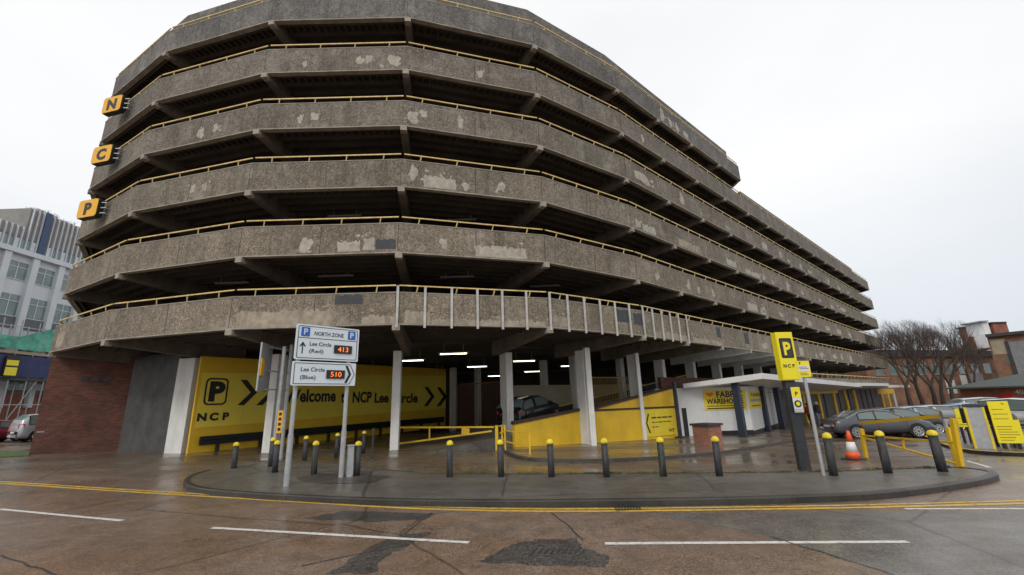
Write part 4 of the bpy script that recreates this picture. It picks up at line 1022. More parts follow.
# right entrance barrier
b0, b1 = gp(866, 457.5), gp(962, 470.5); et = thing('entrance_barrier', b0, 'yellow tubular entrance barrier with a horizontal arm in front of the grey saloon', 'barrier')
def BP(px, py): return onv(px, py, b0, b1)
bars(et, 'left_post', [(b0, BP(861.5, 429), .1)]); bars(et, 'top_rail', [(BP(863, 435.5), BP(956, 443), .05)])
bars(et, 'lower_rail', [(BP(865, 438), BP(957, 464), .05)]); bars(et, 'strut', [(BP(903, 438), BP(904, 449), .05)])
bars(et, 'main_post', [(b1, BP(952.5, 418.5), .095)]); bars(et, 'rear_post', [(gp(957, 466.5), gp(957, 466.5)+Vector((0, 0, 1.2)), .06)], 'galv'); bars(et, 'side_post', [(gp(958.8, 467.5), gp(958.8, 467.5)+Vector((0, 0, .95)), .08)])
mb = MB(); a = BP(860.5, 423.2); b = BP(944, 415.8); mb.bar(a, b, .05, .09); mb.build('arm', M['yellow'], et)
mb = MB(); p = BP(948.5, 414.5); mb.tube([p-Vector((.12, -.06, 0)), p+Vector((.08, -.04, 0))], .10, 14); mb.build('motor_head', M['grey'], et)
# cone
p = gp(854, 460); cn_ = thing('traffic_cone', p, 'orange and white traffic cone by the entrance barrier', 'traffic cone')
mb = MB(); mb.box(p+Vector((0, 0, .03)), (.48, .48, .06), .4); mb.build('base', M['char'], cn_)
mb = MB(); mb.lathe(p, [(.20, .06), (.165, .25)], 18, M['orange']); mb.lathe(p, [(.165, .25), (.105, .54)], 18, M['refl']); mb.lathe(p, [(.105, .54), (.04, .86), (.02, .87)], 18, M['orange']); mb.build('cone_body', M['orange'], cn_, True)
# ------------------------------------------------------------------ totem and parking plate
p = gp(805, 471.3); p.z = ter(p.x, p.y); tt = thing('parking_totem', p, 'tall parking totem with a tilted-looking yellow NCP box on a dark post', 'sign')
mb = MB(); mb.box((p.x, p.y, 1.1), (.25, .16, 2.25), -.05); mb.build('post', M['char'], tt)
fT = frame((7.13, 11.42, 2.16), (cos(.08), sin(.08), 0)); TW, TH = .43, 1.24
mb = MB(); mb.rect(fT, -TW/2-.02, 0, TW/2+.02, TH, .18, M['signy'], -.18); mb.build('casing', M['signy'], tt)
mb = MB(); mb.rect(fT, -TW/2, .02, TW/2, TH-.02, .012, M['signy'], .0); mb.frame_ring(fT, rrect(-.17, .56, .17, 1.08, .04), rrect(-.13, .60, .13, 1.04, .03), .004, M['black'], .012)
mb.plate(fT, rrect(-.14, .59, .14, 1.05, .02), .003, M['char'], .012); mb.text(fT, 'P', .0, .65, .46, M['signy'], .02, bold=.035, align='CENTER', sx=.85)
for i, ch in enumerate('NCP'): mb.text(fT, ch, -.13+i*.115, .32, .12, M['black'], .016, bold=.03, align='CENTER')
mb.build('face', M['signy'], tt)
mb = MB(); fq = frame((7.15, 11.42, 0), (cos(-.05), sin(-.05), 0)); mb.rect(fq, -.11, 1.36, .11, 1.98, .012, M['whiteclean'], .01); mb.rect(fq, -.10, 1.72, .10, 1.97, .004, M['signy'], .023)
mb.text(fq, 'P', -.0, 1.77, .14, M['black'], .03, align='CENTER', bold=.02); mb.plate(fq, [(.09*cos(a*pi/6), 1.57+.09*sin(a*pi/6)) for a in range(12)], .004, M['char'], .023); mb.plate(fq, [(.05*cos(a*pi/6), 1.57+.05*sin(a*pi/6)) for a in range(12)], .004, M['signy'], .028)
mb.rect(fq, -.1, 1.42, .1, 1.43, .003, M['grey'], .023); mb.rect(fq, -.1, 1.38, .1, 1.39, .003, M['grey'], .023)
mb.build('tariff_board', M['whiteclean'], tt)
p = gp(824, 475.6, .1); pp = thing('parking_plate', p, 'small yellow and white pay notice on a slim grey pole beside the totem', 'sign')
zt_ = aty(806.5, 365, p.y).z
mb = MB(); mb.tube([p, (p.x, p.y, zt_-.0)], .038, 10); mb.build('pole', M['galv'], pp)
zc_ = aty(805, 377, p.y).z; fP = frame((p.x-.02, p.y, zc_), (1, .12, 0)); hh = aty(804, 361, p.y).z-zc_
mb = MB(); mb.rect(fP, -.16, 0, .16, hh, .012, M['signy'], .045); pl_ = mb.build('plate', M['signy'], pp)
mb = MB(); mb.rect(fP, -.14, hh*.36, .14, hh*.72, .003, M['whiteclean'], .058); mb.rect(fP, -.11, hh*.5, .11, hh*.53, .003, M['char'], .062); mb.rect(fP, -.11, hh*.6, .08, hh*.63, .003, M['char'], .062); mb.text(fP, 'P', -.1, hh*.78, .08, M['black'], .06, bold=.02); mb.rect(fP, -.11, hh*.12, .1, hh*.15, .003, M['char'], .058); mb.rect(fP, -.11, hh*.22, .06, hh*.25, .003, M['char'], .058); mb.build('lettering', M['black'], pl_)
# brick box
p = gp(714.5, 446.5, .09); p.y += .55; bx = thing('brick_box', p, 'square orange brick box with a dark slab top on the apron', 'brick plinth')
mb = MB(); mb.box(p+Vector((0, 0, .40)), (.84, .84, .86), .5); mb.build('brickwork', M['brickbox'], bx); mb = MB(); mb.box(p+Vector((0, 0, .88)), (.98, .98, .09), .5); mb.build('slab', M['char'], bx)
p = gp(690, 437, .09)
# slim pipe on shop roof, lamp under canopy
# ------------------------------------------------------------------ cars
def interp(tab, x):
    for (a, b), (c, d) in zip(tab, tab[1:]):
        if x <= c: return b+(d-b)*((x-a)/(c-a)) if c > a else d
    return tab[-1][1]
def make_car(kind, mat, name, label, group=None):
    """x forward; origin on the ground at the car's centre"""
    if kind == 'saloon':
        L, wd, R, ax = 4.7, .9, .33, (-1.38, 1.42); top = [(-2.35, .72), (-2.3, .93), (-1.75, 1.04), (-1.0, 1.36), (-.3, 1.44), (.3, 1.40), (1.12, 1.0), (1.5, .95), (2.1, .80), (2.3, .66), (2.35, .5)]; belt = [(-2.35, .68), (-2.2, .86), (-1., .95), (1.2, .90), (2., .74), (2.35, .48)]; cab = (-1.72, -.95, .38, 1.12)
    elif kind == 'hatch':
        L, wd, R, ax = 4.0, .85, .31, (-1.25, 1.3); top = [(-2., .6), (-1.97, .95), (-1.85, 1.15), (-1.5, 1.40), (-.6, 1.48), (.1, 1.43), (.95, 1.03), (1.3, .96), (1.8, .82), (1.97, .65), (2., .5)]; belt = [(-2., .58), (-1.95, .92), (-1., .98), (1., .92), (1.75, .76), (2., .48)]; cab = (-1.93, -1.5, .12, .95)
    else:
        L, wd, R, ax = 4.5, .92, .35, (-1.35, 1.4); top = [(-2.25, .7), (-2.22, 1.1), (-2.1, 1.5), (-1.8, 1.72), (-.5, 1.8), (.3, 1.74), (1.2, 1.18), (1.7, 1.08), (2.1, .95), (2.22, .7), (2.25, .5)]; belt = [(-2.25, .68), (-2.2, 1.05), (-1., 1.12), (1.2, 1.06), (2., .86), (2.25, .48)]; cab = (-2.2, -1.85, .35, 1.2)
    o = thing(name, (0, 0, 0), label, 'car', group); hl = L/2
    xs = sorted(set([-hl, -hl+.04, -hl+.12, -hl+.25]+[t for t, _ in top]+[-hl+.4+i*.2 for i in range(int((L-.8)/.2)+1)]+[hl-.25, hl-.12, hl-.04, hl]+list(cab)))
    xs = [x for i, x in enumerate(xs) if i == 0 or x-xs[i-1] > .015]
    rings = []
    for x in xs:
        e = min(1, (hl-abs(x))/.45); w = wd*(.80+.20*sqrt(max(0, 1-(1-e)**2))); zt = interp(top, x); zb = interp(belt, x); zt = max(zt, zb+.02)
        bot = .22+.1*(1-e); yt = .97*w-(zt-zb)*.42 if zt-zb > .1 else .88*w
        if zt-zb > .1: yt = min(yt, .88*w)
        rings.append([(x, 0, bot), (x, .8*w, bot), (x, .97*w, bot+.1), (x, w, bot+.25 if bot+.25 < zb-.1 else (bot+zb)/2), (x, .985*w, zb-.05), (x, .955*w, zb), (x, yt+.04, zt-.07 if zt-zb > .12 else zb+(zt-zb)*.4), (x, yt-.06, zt-.015), (x, yt*.5, zt), (x, 0, zt+.005)])
    mb = MB(); K = 10
    for sgn in (1, -1):
        base = len(mb.v); vs = [(a, b*sgn, c) for r in rings for a, b, c in r]
        fs = []
        for i in range(len(rings)-1):
            for k in range(K-1):
                q = (i*K+k, i*K+k+1, (i+1)*K+k+1, (i+1)*K+k); fs.append(q if sgn < 0 else q[::-1])
        fs.append(tuple(range(K)) if sgn < 0 else tuple(range(K-1, -1, -1))); e0 = (len(rings)-1)*K; fs.append(tuple(range(e0+K-1, e0-1, -1)) if sgn < 0 else tuple(range(e0, e0+K)))
        mb.add(vs, fs)
    body = mb.build('body', mat, o, True, world=False)
    gl = {}
    def patchq(name, sel, segs, lift=.008, mt='glass', rng=None):
        m_ = MB()
        for i in range(len(rings)-1):
            xm = (xs[i]+xs[i+1])/2
            if not (sel[0] <= xm <= sel[1]): continue
            for k in segs:
                for sgn in ((1, -1) if rng is None else rng):
                    q = [Vector(rings[i][k]), Vector(rings[i][k+1]), Vector(rings[i+1][k+1]), Vector(rings[i+1][k])]
                    n = (q[1]-q[0]).cross(q[3]-q[0]); n = n.normalized() if n.length else Vector((0, 0, 1))
                    c = Vector((xm, 0, .7)); n = n if n.dot(q[0]-c) > 0 else -n
                    q = [v+n*lift for v in q]; m_.add([(v.x, v.y*sgn, v.z) for v in q], [(0, 1, 2, 3)])
        if m_.f: return m_.build(name, M[mt], o, world=False)
    c0_, c1_, c2_, c3_ = cab
    mid = (c1_+c2_)/2-.05
    [patchq('side_window', rg_, (5,), rng=(sd,)) for rg_ in ((c1_-.25 if kind != 'mpv' else c0_+.35, mid-.05), (mid+.05, c2_+.45)) for sd in (1, -1)]
    for sgn in (1, -1):
        m_ = MB(); lo_x, hi_x = (c1_-.3 if kind != 'mpv' else c0_+.3), c2_+.5
        idx = [i for i, x in enumerate(xs) if lo_x-.02 <= x <= hi_x+.02]
        for k_ in (5, 6):
            for i, j in zip(idx, idx[1:]):
                a_, b_ = rings[i][k_], rings[j][k_]; m_.bar((a_[0], a_[1]*sgn+sgn*.006, a_[2]), (b_[0], b_[1]*sgn+sgn*.006, b_[2]), .03, .035)
        for xx in (lo_x, mid, hi_x):
            i = min(range(len(xs)), key=lambda q: abs(xs[q]-xx)); a_, b_ = rings[i][5], rings[i][6]; m_.bar((a_[0], a_[1]*sgn+sgn*.006, a_[2]), (b_[0], b_[1]*sgn+sgn*.006, b_[2]), .03, .06)
        m_.build('window_trim', M['black'], o, world=False)
    patchq('windscreen', (c2_+.06, c3_-.04), (6, 7, 8)); patchq('rear_window', (c0_+.05, c1_-.05), (6, 7, 8))
    patchq('sill_trim', (-hl+.5, hl-.5), (1,), mt='char')
    for ax_ in ax:
        for sgn in (1, -1):
            c = Vector((ax_, sgn*(wd-.085), R)); m_ = MB(); m_.tube([c-Vector((0, .1, 0)), c+Vector((0, .1, 0))], R, 20); wh_ = m_.build('wheel', M['tyre'], o, world=False)
            m_ = MB(); y = sgn*(wd+.02); 
            m_.tube([(ax_, y-sgn*.02, R), (ax_, y, R)], R*.72, 18)
            rim = m_.build('rim', M['char'], wh_, world=False)
            m_ = MB()
            for q in range(10): a = q*pi/5; m_.bar((ax_+cos(a)*.05, y+sgn*.004, R+sin(a)*.05), (ax_+cos(a)*R*.68, y+sgn*.004, R+sin(a)*R*.68), .045, .012, up=(0, 1, 0))
            ring_ = [(ax_+cos(q*pi/9)*R*.69, y+sgn*.006, R+sin(q*pi/9)*R*.69) for q in range(19)]; m_.tube(ring_, .016, 5)
            m_.build('spokes', M['rim'], wh_, world=False)
            m_ = MB(); yy = sgn*(wd+.004); pa = [(ax_+cos(q*pi/12)*(R+.07), yy, R+sin(q*pi/12)*(R+.07)) for q in range(-1, 14)]; pb_ = [(ax_+cos(q*pi/12)*(R-.03), yy, R+sin(q*pi/12)*(R-.03)) for q in range(-1, 14)]
            for q in range(14): m_.add([pa[q], pa[q+1], pb_[q+1], pb_[q]], [(0, 1, 2, 3)])
            m_.build('wheel_arch', M['black'], o, world=False)
    zl_ = interp(belt, hl-.12)
    for sgn in (1, -1):
        m_ = MB(); m_.bar((hl-.30, sgn*wd*.90, zl_-.0), (hl-.03, sgn*wd*.62, zl_-.06), .10, .12); m_.build('headlight', M['lamp'], o, world=False)
        m_ = MB(); zr_ = interp(belt, -hl+.1)-.06; m_.bar((-hl+.22, sgn*wd*.93, zr_), (-hl+.01, sgn*wd*.68, zr_-.01), .08, .16 if kind != 'mpv' else .3); m_.build('tail_light', M['red'], o, world=False)
        m_ = MB(); m_.box((c3_-.28, sgn*(wd+.07), interp(belt, c3_)+.08), (.1, .18, .12)); m_.build('mirror', mat, o, world=False)
    m_ = MB(); m_.box((hl-.01, 0, .52), (.05, wd*1.0, .16)); m_.build('grille', M['black'], o, world=False)
    m_ = MB(); m_.box((hl+.015, 0, .40), (.02, .5, .1)); m_.build('number_plate', M['refl'], o, world=False); m_ = MB(); m_.box((-hl-.01, 0, .62), (.02, .5, .1)); m_.build('number_plate', M['refl'], o, world=False)
    m_ = MB()
    for x in (mid, c3_-.12, c1_-.15 if kind != 'mpv' else -1.2):
        for sgn in (1, -1): m_.bar((x, sgn*(wd*1.0+.001), .38), (x, sgn*(wd*.99+.001), interp(belt, x)-.03), .012, .008)
    m_.build('door_gap', M['black'], o, world=False)
    return o
pm = {n: paint('car_paint_'+n, c) for n, c in dict(grey=(.075, .078, .088), dark=(.035, .037, .042), black=(.008, .009, .012), lblue=(.30, .38, .47), blue=(.09, .17, .33), silver=(.45, .47, .49), white=(.68, .69, .70), redc=(.28, .02, .03), darkred=(.10, .02, .02)).items()}
def place(o, rear, front):
    c = (rear+front)/2; o.location = (c.x, c.y, ter(c.x, c.y)); a = math.atan2((front-rear).y, (front-rear).x); o.rotation_euler.z = a; return a
sal = make_car('saloon', pm['grey'], 'parked_car', 'metallic grey saloon parked nearest, behind the yellow entrance barrier', 'cars parked in the row beside the shops')
rw_, fw_ = gp(846, 437.2), gp(910, 436.8); ang = place(sal, rw_, fw_); base = Vector(sal.location)
sc0 = (fw_-rw_).length/2.8; print('saloon scale', sc0, base, math.degrees(ang))
def matcopy(root, mat, old):
    for ch in root.children:
        if ch.data and ch.data.materials and ch.data.materials[0] == old:
            ch.data = ch.data.copy(); ch.data.materials[0] = mat
step = Vector((2.72, 1.6, 0)); hatch = None
rowc = [('hatch', 'dark', 'charcoal hatchback parked second, just behind the metallic grey saloon'), ('hatch', 'lblue', 'pale blue hatchback parked third in the row, behind the charcoal hatchback'), ('hatch', 'silver', 'silver hatchback parked fourth in the row'), ('saloon', 'blue', 'blue saloon parked fifth in the row'),
        ('hatch', 'lblue', 'pale blue hatchback parked sixth in the row, before the white people carrier'), ('mpv', 'white', 'white people carrier standing highest towards the end of the row'), ('hatch', 'silver', 'silver hatchback at the far end of the row')]
for i, (k, c, lb) in enumerate(rowc):
    q = base+step*(i+1); q.z = ter(q.x, q.y)
    o = make_car(k, pm[c], 'parked_car', lb, 'cars parked in the row beside the shops'); o.location = q; o.rotation_euler.z = ang+random.uniform(-.04, .04)
for px, py, Y, k, c, lb, a in ((1030, 415, 27, 'mpv', 'white', 'white car cut by the right edge behind the ticket machines', -1.2), (1003, 410, 33, 'hatch', 'dark', 'dark car behind the yellow tariff boards', -.6)):
    p = aty(px, py, Y); o = make_car(k, pm[c], 'parked_car', lb); o.location = (p.x, p.y, ter(p.x, p.y)); o.rotation_euler.z = a
p = gp(33, 441); o = make_car('mpv', pm['silver'], 'parked_car', 'silver people carrier parked behind the brick wall corner'); o.location = (p.x+1.0, p.y+.6, ter(p.x, p.y)); o.rotation_euler.z = radians(66)
p = gp(6, 442.5); o = make_car('saloon', pm['redc'], 'parked_car', 'dark red saloon at the left edge beside the silver people carrier'); o.location = (p.x-1.5, p.y-.2, ter(p.x, p.y)); o.rotation_euler.z = radians(-105)
# black hatchback on the ramp
xh = onv(531, 410, Vector(RS(0, 1.6, 0)), Vector(RS(10, 1.6, 0))); xr = (xh-R0).dot(ru); o = make_car('hatch', pm['black'], 'parked_car', 'black hatchback driving up the ramp behind the yellow wall')
o.location = RS(xr+.6, 2.6, rz(xr)+.02); sl = math.atan2(rz(xr+1)-rz(xr), 1.); o.rotation_mode = 'XYZ'
o.rotation_euler = (Matrix.Rotation(math.atan2(ru.y, ru.x)+radians(26), 3, 'Z')@Matrix.Rotation(-sl, 3, 'Y')).to_euler()
# ------------------------------------------------------------------ ticket machines on the island
isl_px = [(915, 433), (928, 440), (940, 445.5), (955, 450.5), (980, 454.5), (1024, 457), (1100, 458)]
IS = smooth_path([P2(*p) for p in isl_px], 1); isl = drape('traffic_island', IS+[(45, 20), (38, 33)], .11, M['apron'], .11); tag(isl, 'kerbed traffic island carrying the ticket machines', None, kind='structure')
mb = MB(); II = off_path(IS, .12)
for i, (a, b, c, d) in enumerate(zip(IS, IS[1:], II[1:], II)):
    za, zb = ter(*a), ter(*b); mm = M['char']
    a_ = (a[0]-(d[0]-a[0])*.05, a[1]-(d[1]-a[1])*.05); b_ = (b[0]-(c[0]-b[0])*.05, b[1]-(c[1]-b[1])*.05)
    mb.add([(*a_, za), (*b_, zb), (*b_, zb+.12), (*a_, za+.12)], [(0, 1, 2, 3)], M['char']); mb.add([(*a_, za+.121), (*b_, zb+.121), (*c, zb+.121), (*d, za+.121)], [(0, 1, 2, 3)], M['yline'])
tag(mb.build('island_kerb', M['char']), 'black and yellow painted kerb of the traffic island', None, kind='structure')
T0 = gp(985, 448.5, .11); 
def TP(px, py): return aty(px, py, T0.y)
def tick(name, rect_px, label, cat='ticket machine', Y=None, dz=0):
    Y = Y or T0.y; x0, y0, x1, y1 = rect_px; a = aty(x0+(y1-y0)*.0, y1, Y); b = aty(x1, y0, Y); zb = ter(a.x, a.y)+.11
    return a, b
# grey cabinet with yellow edges
cxp = TP(984.5, 447); zt_ = TP(976, 407).z; zb = ter(cxp.x, cxp.y)+.11
o = thing('ticket_machine', (cxp.x, cxp.y, zb), 'grey fronted ticket machine with yellow edges, between two yellow boards', 'ticket machine')
mb = MB(); mb.box((cxp.x, cxp.y, (zb+zt_)/2), (.42, .4, zt_-zb), -.72); mb.build('cabinet', M['galv'], o)
mb = MB()
for s in (-1, 1): c = cxp+Vector((cos(-.72)*s*.24, sin(-.72)*s*.24, 0)); mb.box((c.x, c.y, (zb+zt_)/2), (.07, .44, zt_-zb+.04), -.72)
mb.build('side_panel', M['yellow2'], o)
mb = MB(); mb.box((cxp.x, cxp.y-.02, zt_+.06), (.56, .44, .1), -.72); mb.build('hood', M['char'], o)
def board(px0, px1, py0, py1, Y, label, lines, txt=None, legs=True, u=(1, .15, 0)):
    a = aty(px0, py1, Y); b = aty(px1, py1, Y); c = aty((px0+px1)/2, py0, Y); zg = ter(a.x, a.y)+.11
    o = thing('notice_board', (a.x, a.y, zg), label, 'notice board', 'yellow tariff boards'); fz = frame((a.x, a.y, a.z), (b.x-a.x, -(b.x-a.x)*.5, 0)); w = (b.x-a.x)*.82; h = c.z-a.z
    m_ = MB(); m_.rect(fz, 0, 0, w, h, .05, M['signy'], 0); bo = m_.build('board', M['signy'], o)
    m_ = MB()
    for i in range(lines): y = h*(.12+.7*i/lines); m_.rect(fz, w*.1, y, w*random.uniform(.6, .9), y+.018, .003, M['brown'], .051)
    if txt: m_.text(fz, txt, w*.62, h*.84, h*.13, M['black'], .053, bold=.01)
    m_.build('lettering', M['brown'], bo)
    for q in (.25, .8):
        m_ = MB(); p = fz(w*q, 0, -.04); m_.bar((p.x, p.y, zg), (p.x, p.y, a.z+.3 if a.z > zg else a.z+.3), .07, .07); m_.build('leg', M['char'], o)
board(958.5, 969, 408.5, 427, T0.y+2.2, 'small yellow notice board left of the ticket machine', 2)
board(992, 1010.5, 401, 421.5, T0.y+.3, 'upper yellow tariff board right of the ticket machine', 3, '1a')
board(998.5, 1022, 419.5, 443, T0.y-.3, 'wide lower yellow tariff board at the right edge of the island', 6)
for px, py0, py1, Y, lb in ((968.5, 408, 423, T0.y+1.2, 'black box reader standing left of the ticket machine'), (990.5, 405, 420, T0.y+.6, 'black box reader between the ticket machine and tall yellow board')):
    a = aty(px, py1, Y); c = aty(px, py0, Y); zg = ter(a.x, a.y)+.11; o = thing('card_reader', (a.x, a.y, zg), lb, 'card reader')
    mb = MB(); mb.box((a.x, a.y, (a.z+c.z)/2), (.26, .24, c.z-a.z), .3); mb.build('housing', M['black'], o); mb = MB(); mb.bar((a.x, a.y, zg), (a.x, a.y, a.z), .07, .07); mb.build('stem', M['char'], o)
a = aty(1018, 418, T0.y); zg = ter(a.x, a.y)+.11; o = thing('exit_barrier', (a.x, a.y, zg), 'grey barrier motor with a yellow arm at the right edge', 'barrier')
mb = MB(); mb.box((a.x, a.y+.3, (zg+a.z)/2), (.3, .3, a.z-zg), .2); mb.build('cabinet', M['grey'], o); mb = MB(); mb.tube([(a.x-.1, a.y+.1, a.z), (a.x+.2, a.y+.1, a.z)], .17, 14); mb.build('motor_head', M['grey'], o); mb = MB(); mb.bar((a.x+.2, a.y+.1, a.z), (a.x+3.5, a.y+.3, a.z+.05), .05, .12); mb.build('arm', M['yellow2'], o)
# ------------------------------------------------------------------ people
def person(loc, face, mats, label, hgt=1.7, lean=0.):
    """mats: (trousers, coat, skin, hair)"""
    me = bpy.data.meshes.new('p'); s = hgt/1.75
    V = [(0, 0, .95), (0, .0, 1.15), (0, .02, 1.38), (0, .02, 1.5), (0, .05, 1.62), (.1, 0, .88), (.12, .12, .5), (.12, .02, .1), (.12, .14, .04), (-.1, 0, .88), (-.12, -.05, .5), (-.12, -.28, .12), (-.12, -.16, .04),
         (.19, 0, 1.4), (.25, -.04, 1.12), (.24, .1, .9), (.24, .16, .82), (-.19, 0, 1.4), (-.25, .02, 1.12), (-.24, .14, .92), (-.24, .2, .85)]
    R_ = [(.17, .13), (.17, .13), (.18, .12), (.065, .065), (.095, .11), (.11, .11), (.075, .08), (.05, .05), (.045, .04), (.11, .11), (.075, .08), (.05, .05), (.045, .04), (.075, .075), (.06, .06), (.045, .045), (.035, .03), (.075, .075), (.06, .06), (.045, .045), (.035, .03)]
    E_ = [(0, 1), (1, 2), (2, 3), (3, 4), (0, 5), (5, 6), (6, 7), (7, 8), (0, 9), (9, 10), (10, 11), (11, 12), (2, 13), (13, 14), (14, 15), (15, 16), (2, 17), (17, 18), (18, 19), (19, 20)]
    me.from_pydata([(x*s, y*s, z*s) for x, y, z in V], E_, []); ob = bpy.data.objects.new('p', me); COL.objects.link(ob)
    sk = ob.modifiers.new('s', 'SKIN'); ob.modifiers.new('d', 'SUBSURF').levels = 2
    for i, v in enumerate(me.skin_vertices[0].data): v.radius = (R_[i][0]*s, R_[i][1]*s); v.use_root = (i == 0)
    bpy.context.view_layer.update(); m2 = bpy.data.meshes.new_from_object(ob.evaluated_get(bpy.context.evaluated_depsgraph_get())); bpy.data.objects.remove(ob)
    for m_ in mats[:3]: m2.materials.append(M[m_])
    zmin = min(v.co.z for v in m2.vertices)
    for v in m2.vertices: v.co.z -= zmin
    for p in m2.polygons:
        z = p.center.z/s; x = abs(p.center.x)/s; p.use_smooth = True
        p.material_index = 0 if z < .88 and x < .2 else (2 if z > 1.52 or (x > .18 and z < .9) else 1)
    o = bpy.data.objects.new('person', m2); COL.objects.link(o); tag(o, label, 'person'); o.location = loc; o.rotation_euler.z = face
    mb = MB(); 
    for i in range(5): pass
    mb.lathe((0, .03*s, (1.62-zmin)*s), [(.112*s, -.04*s), (.118*s, .03*s), (.10*s, .09*s), (.05*s, .125*s), (.01, .13*s)], 14); h = mb.build('hair', M[mats[3]], o, True, world=False); return o
p = gp(820, 426, .09); person(p, radians(200), ('jeans', 'coat', 'skin', 'hair'), 'person with pale hair in a dark coat and jeans walking past the shopfronts', 1.72)
p = gp(811, 425, .09); person(p, radians(20), ('coat', 'redcoat', 'skin', 'brown'), 'person in a red coat beside the one in the dark coat', 1.62)
# ------------------------------------------------------------------ trees
def tree(base, hgt, label, seed):
    rnd = random.Random(seed); o = thing('bare_tree', base, label, 'tree', 'bare street trees beyond the car park'); tr, cr = MB(), MB(); b = Vector((0, 0, 0))
    tips = []
    def grow(p, d, L, r, dep, mbx):
        k = 3; pts = [p]; q = p; dd = d.copy()
        for i in range(k):
            dd = (dd+Vector((rnd.uniform(-.12, .12), rnd.uniform(-.12, .12), rnd.uniform(0, .10)))).normalized(); q = q+dd*L/k; pts.append(q)
        mbx.tube(pts, r, 6 if dep < 2 else 3, None, r*.62, cap=False)
        if dep >= 7: return
        nb = 3
        for i in range(nb):
            a = rnd.uniform(0, 2*pi); sp = rnd.uniform(.22, .5) if dep > 0 else rnd.uniform(.35, .6)
            s1 = dd.orthogonal().normalized(); s2 = dd.cross(s1); a = 2*pi*i/nb+rnd.uniform(-.6, .6)
            nd = (dd*cos(sp)+(s1*cos(a)+s2*sin(a))*sin(sp)).normalized(); nd.z += .12; nd.normalize()
            start = pts[-1] if i < 2 or dep == 0 else pts[-2]
            grow(start, nd, L*rnd.uniform(.66, .84), r*.56, dep+1, cr)
    grow(b, Vector((rnd.uniform(-.05, .05), 0, 1)).normalized(), hgt*.2, hgt*.018, 0, tr)
    t_ = tr.build('trunk', M['bark'], o, world=False); c_ = cr.build('crown', M['twig'], o, world=False); return o
TR = [((908.5, 396), 50, 14.6, 'bare tree farthest left, nearest the end of the shop canopies'), ((921, 396), 56, 15.6, 'bare tree second from the left, slightly behind its neighbours'), ((933, 396), 50, 14.6, 'bare tree in the middle of the group above the parked cars'), ((951, 395), 54, 15.4, 'bare tree fourth from the left with a wide crown'), ((972, 393), 60, 12.8, 'bare tree farthest right, in front of the white panels'), ((941, 394), 60, 16., 'bare tree standing back between the middle trees')]
for i, ((px, py), Y, hh, lb) in enumerate(TR):
    p = aty(px, py, Y); p.z = ter(p.x, p.y)-.05; tree(p, hh, lb, 20+i)
# ------------------------------------------------------------------ background right
def bldg(name, label, cat='building'):
    return thing(name, (0, 0, 0), label, cat)
def wallpx(mb, px0, px1, Y0, Y1, z0, z1, depth, mat):
    a, b = aty(px0, 380, Y0), aty(px1, 380, Y1); u = Vector((b.x-a.x, b.y-a.y)).normalized(); n = Vector((-u.y, u.x))*depth; mb.prism([(a.x, a.y), (b.x, b.y), (b.x+n.x, b.y+n.y), (a.x+n.x, a.y+n.y)], z0, z1, mat); return Vector((a.x, a.y, 0)), Vector((b.x, b.y, 0))
lo_b = bldg('brick_building', 'long tan brick building with a dark flat roof band behind the bare trees'); lo_b.location = (62, 75, 0)
mb = MB(); A, B = wallpx(mb, 868, 1003, 72, 82, -1, 7.2, 14, M['bricktan']); mb.build('wall', M['bricktan'], lo_b)
mb = MB(); wallpx(mb, 867, 1004, 71.4, 81.4, 7.2, 8.35, 15, M['dkroof']); mb.build('roof', M['dkroof'], lo_b)
fB = frame(A, B-A); Lb = (B-A).length
for i in range(9):
    x = 2+i*(Lb-3)/9; mb = MB(); mb.rect(fB, x, 4.3, x+1.9, 6.0, .03, M['glassb'], .002); w_ = mb.build('window', M['glassb'], lo_b); mb = MB(); mb.rect(fB, x-.1, 4.15, x+2.0, 4.29, .12, M['grey'], .002); mb.build('sill', M['grey'], w_)
mb = MB()
for px0, px1, z0, z1, mm in ((946, 955, .9, 3.2, 'whiteclean'), (962, 968, 1., 4., 'whiteclean'), (972, 985, 1.2, 4.2, 'grey'), (916, 922, .3, 1.8, 'brickred')):
    xa = (onv(px0, 385, A, B)-A).dot((B-A).normalized()); xb = (onv(px1, 385, A, B)-A).dot((B-A).normalized()); m_ = MB(); m_.rect(fB, xa, z0, xb, z1, .08, M[mm], .003); m_.build('wall_panel', M[mm], lo_b)
hi_b = bldg('brick_building', 'taller tan brick building with a grey ribbed panel at the right edge'); hi_b.location = (85, 70, 0)
mb = MB(); A2, B2 = wallpx(mb, 1000, 1100, 68, 60, -1, 9.3, 16, M['bricktan']); mb.build('wall', M['bricktan'], hi_b)
mb = MB(); wallpx(mb, 999, 1102, 67.6, 59.6, 9.3, 9.75, 16.5, M['dkroof']); mb.build('roof', M['dkroof'], hi_b)
fH = frame(A2, B2-A2)
def HX(px): return (onv(px, 360, A2, B2)-A2).dot((B2-A2).normalized())
mb = MB(); xa, xb = HX(1014), HX(1036); n_ = 18
for i in range(n_):
    x = xa+(xb-xa)*i/n_; mb.rect(fH, x, 2.2, x+(xb-xa)/n_*.8, 8.3, .12 if i % 2 else .06, M['grey'], .003)
mb.build('ribbed_panel', M['grey'], hi_b)
mb = MB(); mb.rect(fH, xa-.4, 2., xa-.05, 8.5, .15, M['dkroof'], .003); mb.build('downpipe', M['dkroof'], hi_b)
mb = MB(); x = HX(1006); mb.rect(fH, x, 5.2, x+1.2, 6.2, .04, M['glass'], .003); mb.build('window', M['glass'], hi_b)
mb = MB(); mb.rect(fH, .2, 6.6, HX(1011), 8.9, .06, M['creamwall'], .003); mb.build('wall_panel', M['creamwall'], hi_b)
ph = bldg('rooftop_block', 'brown brick plant room standing on the taller brick building'); ph.location = (80, 75, 0)
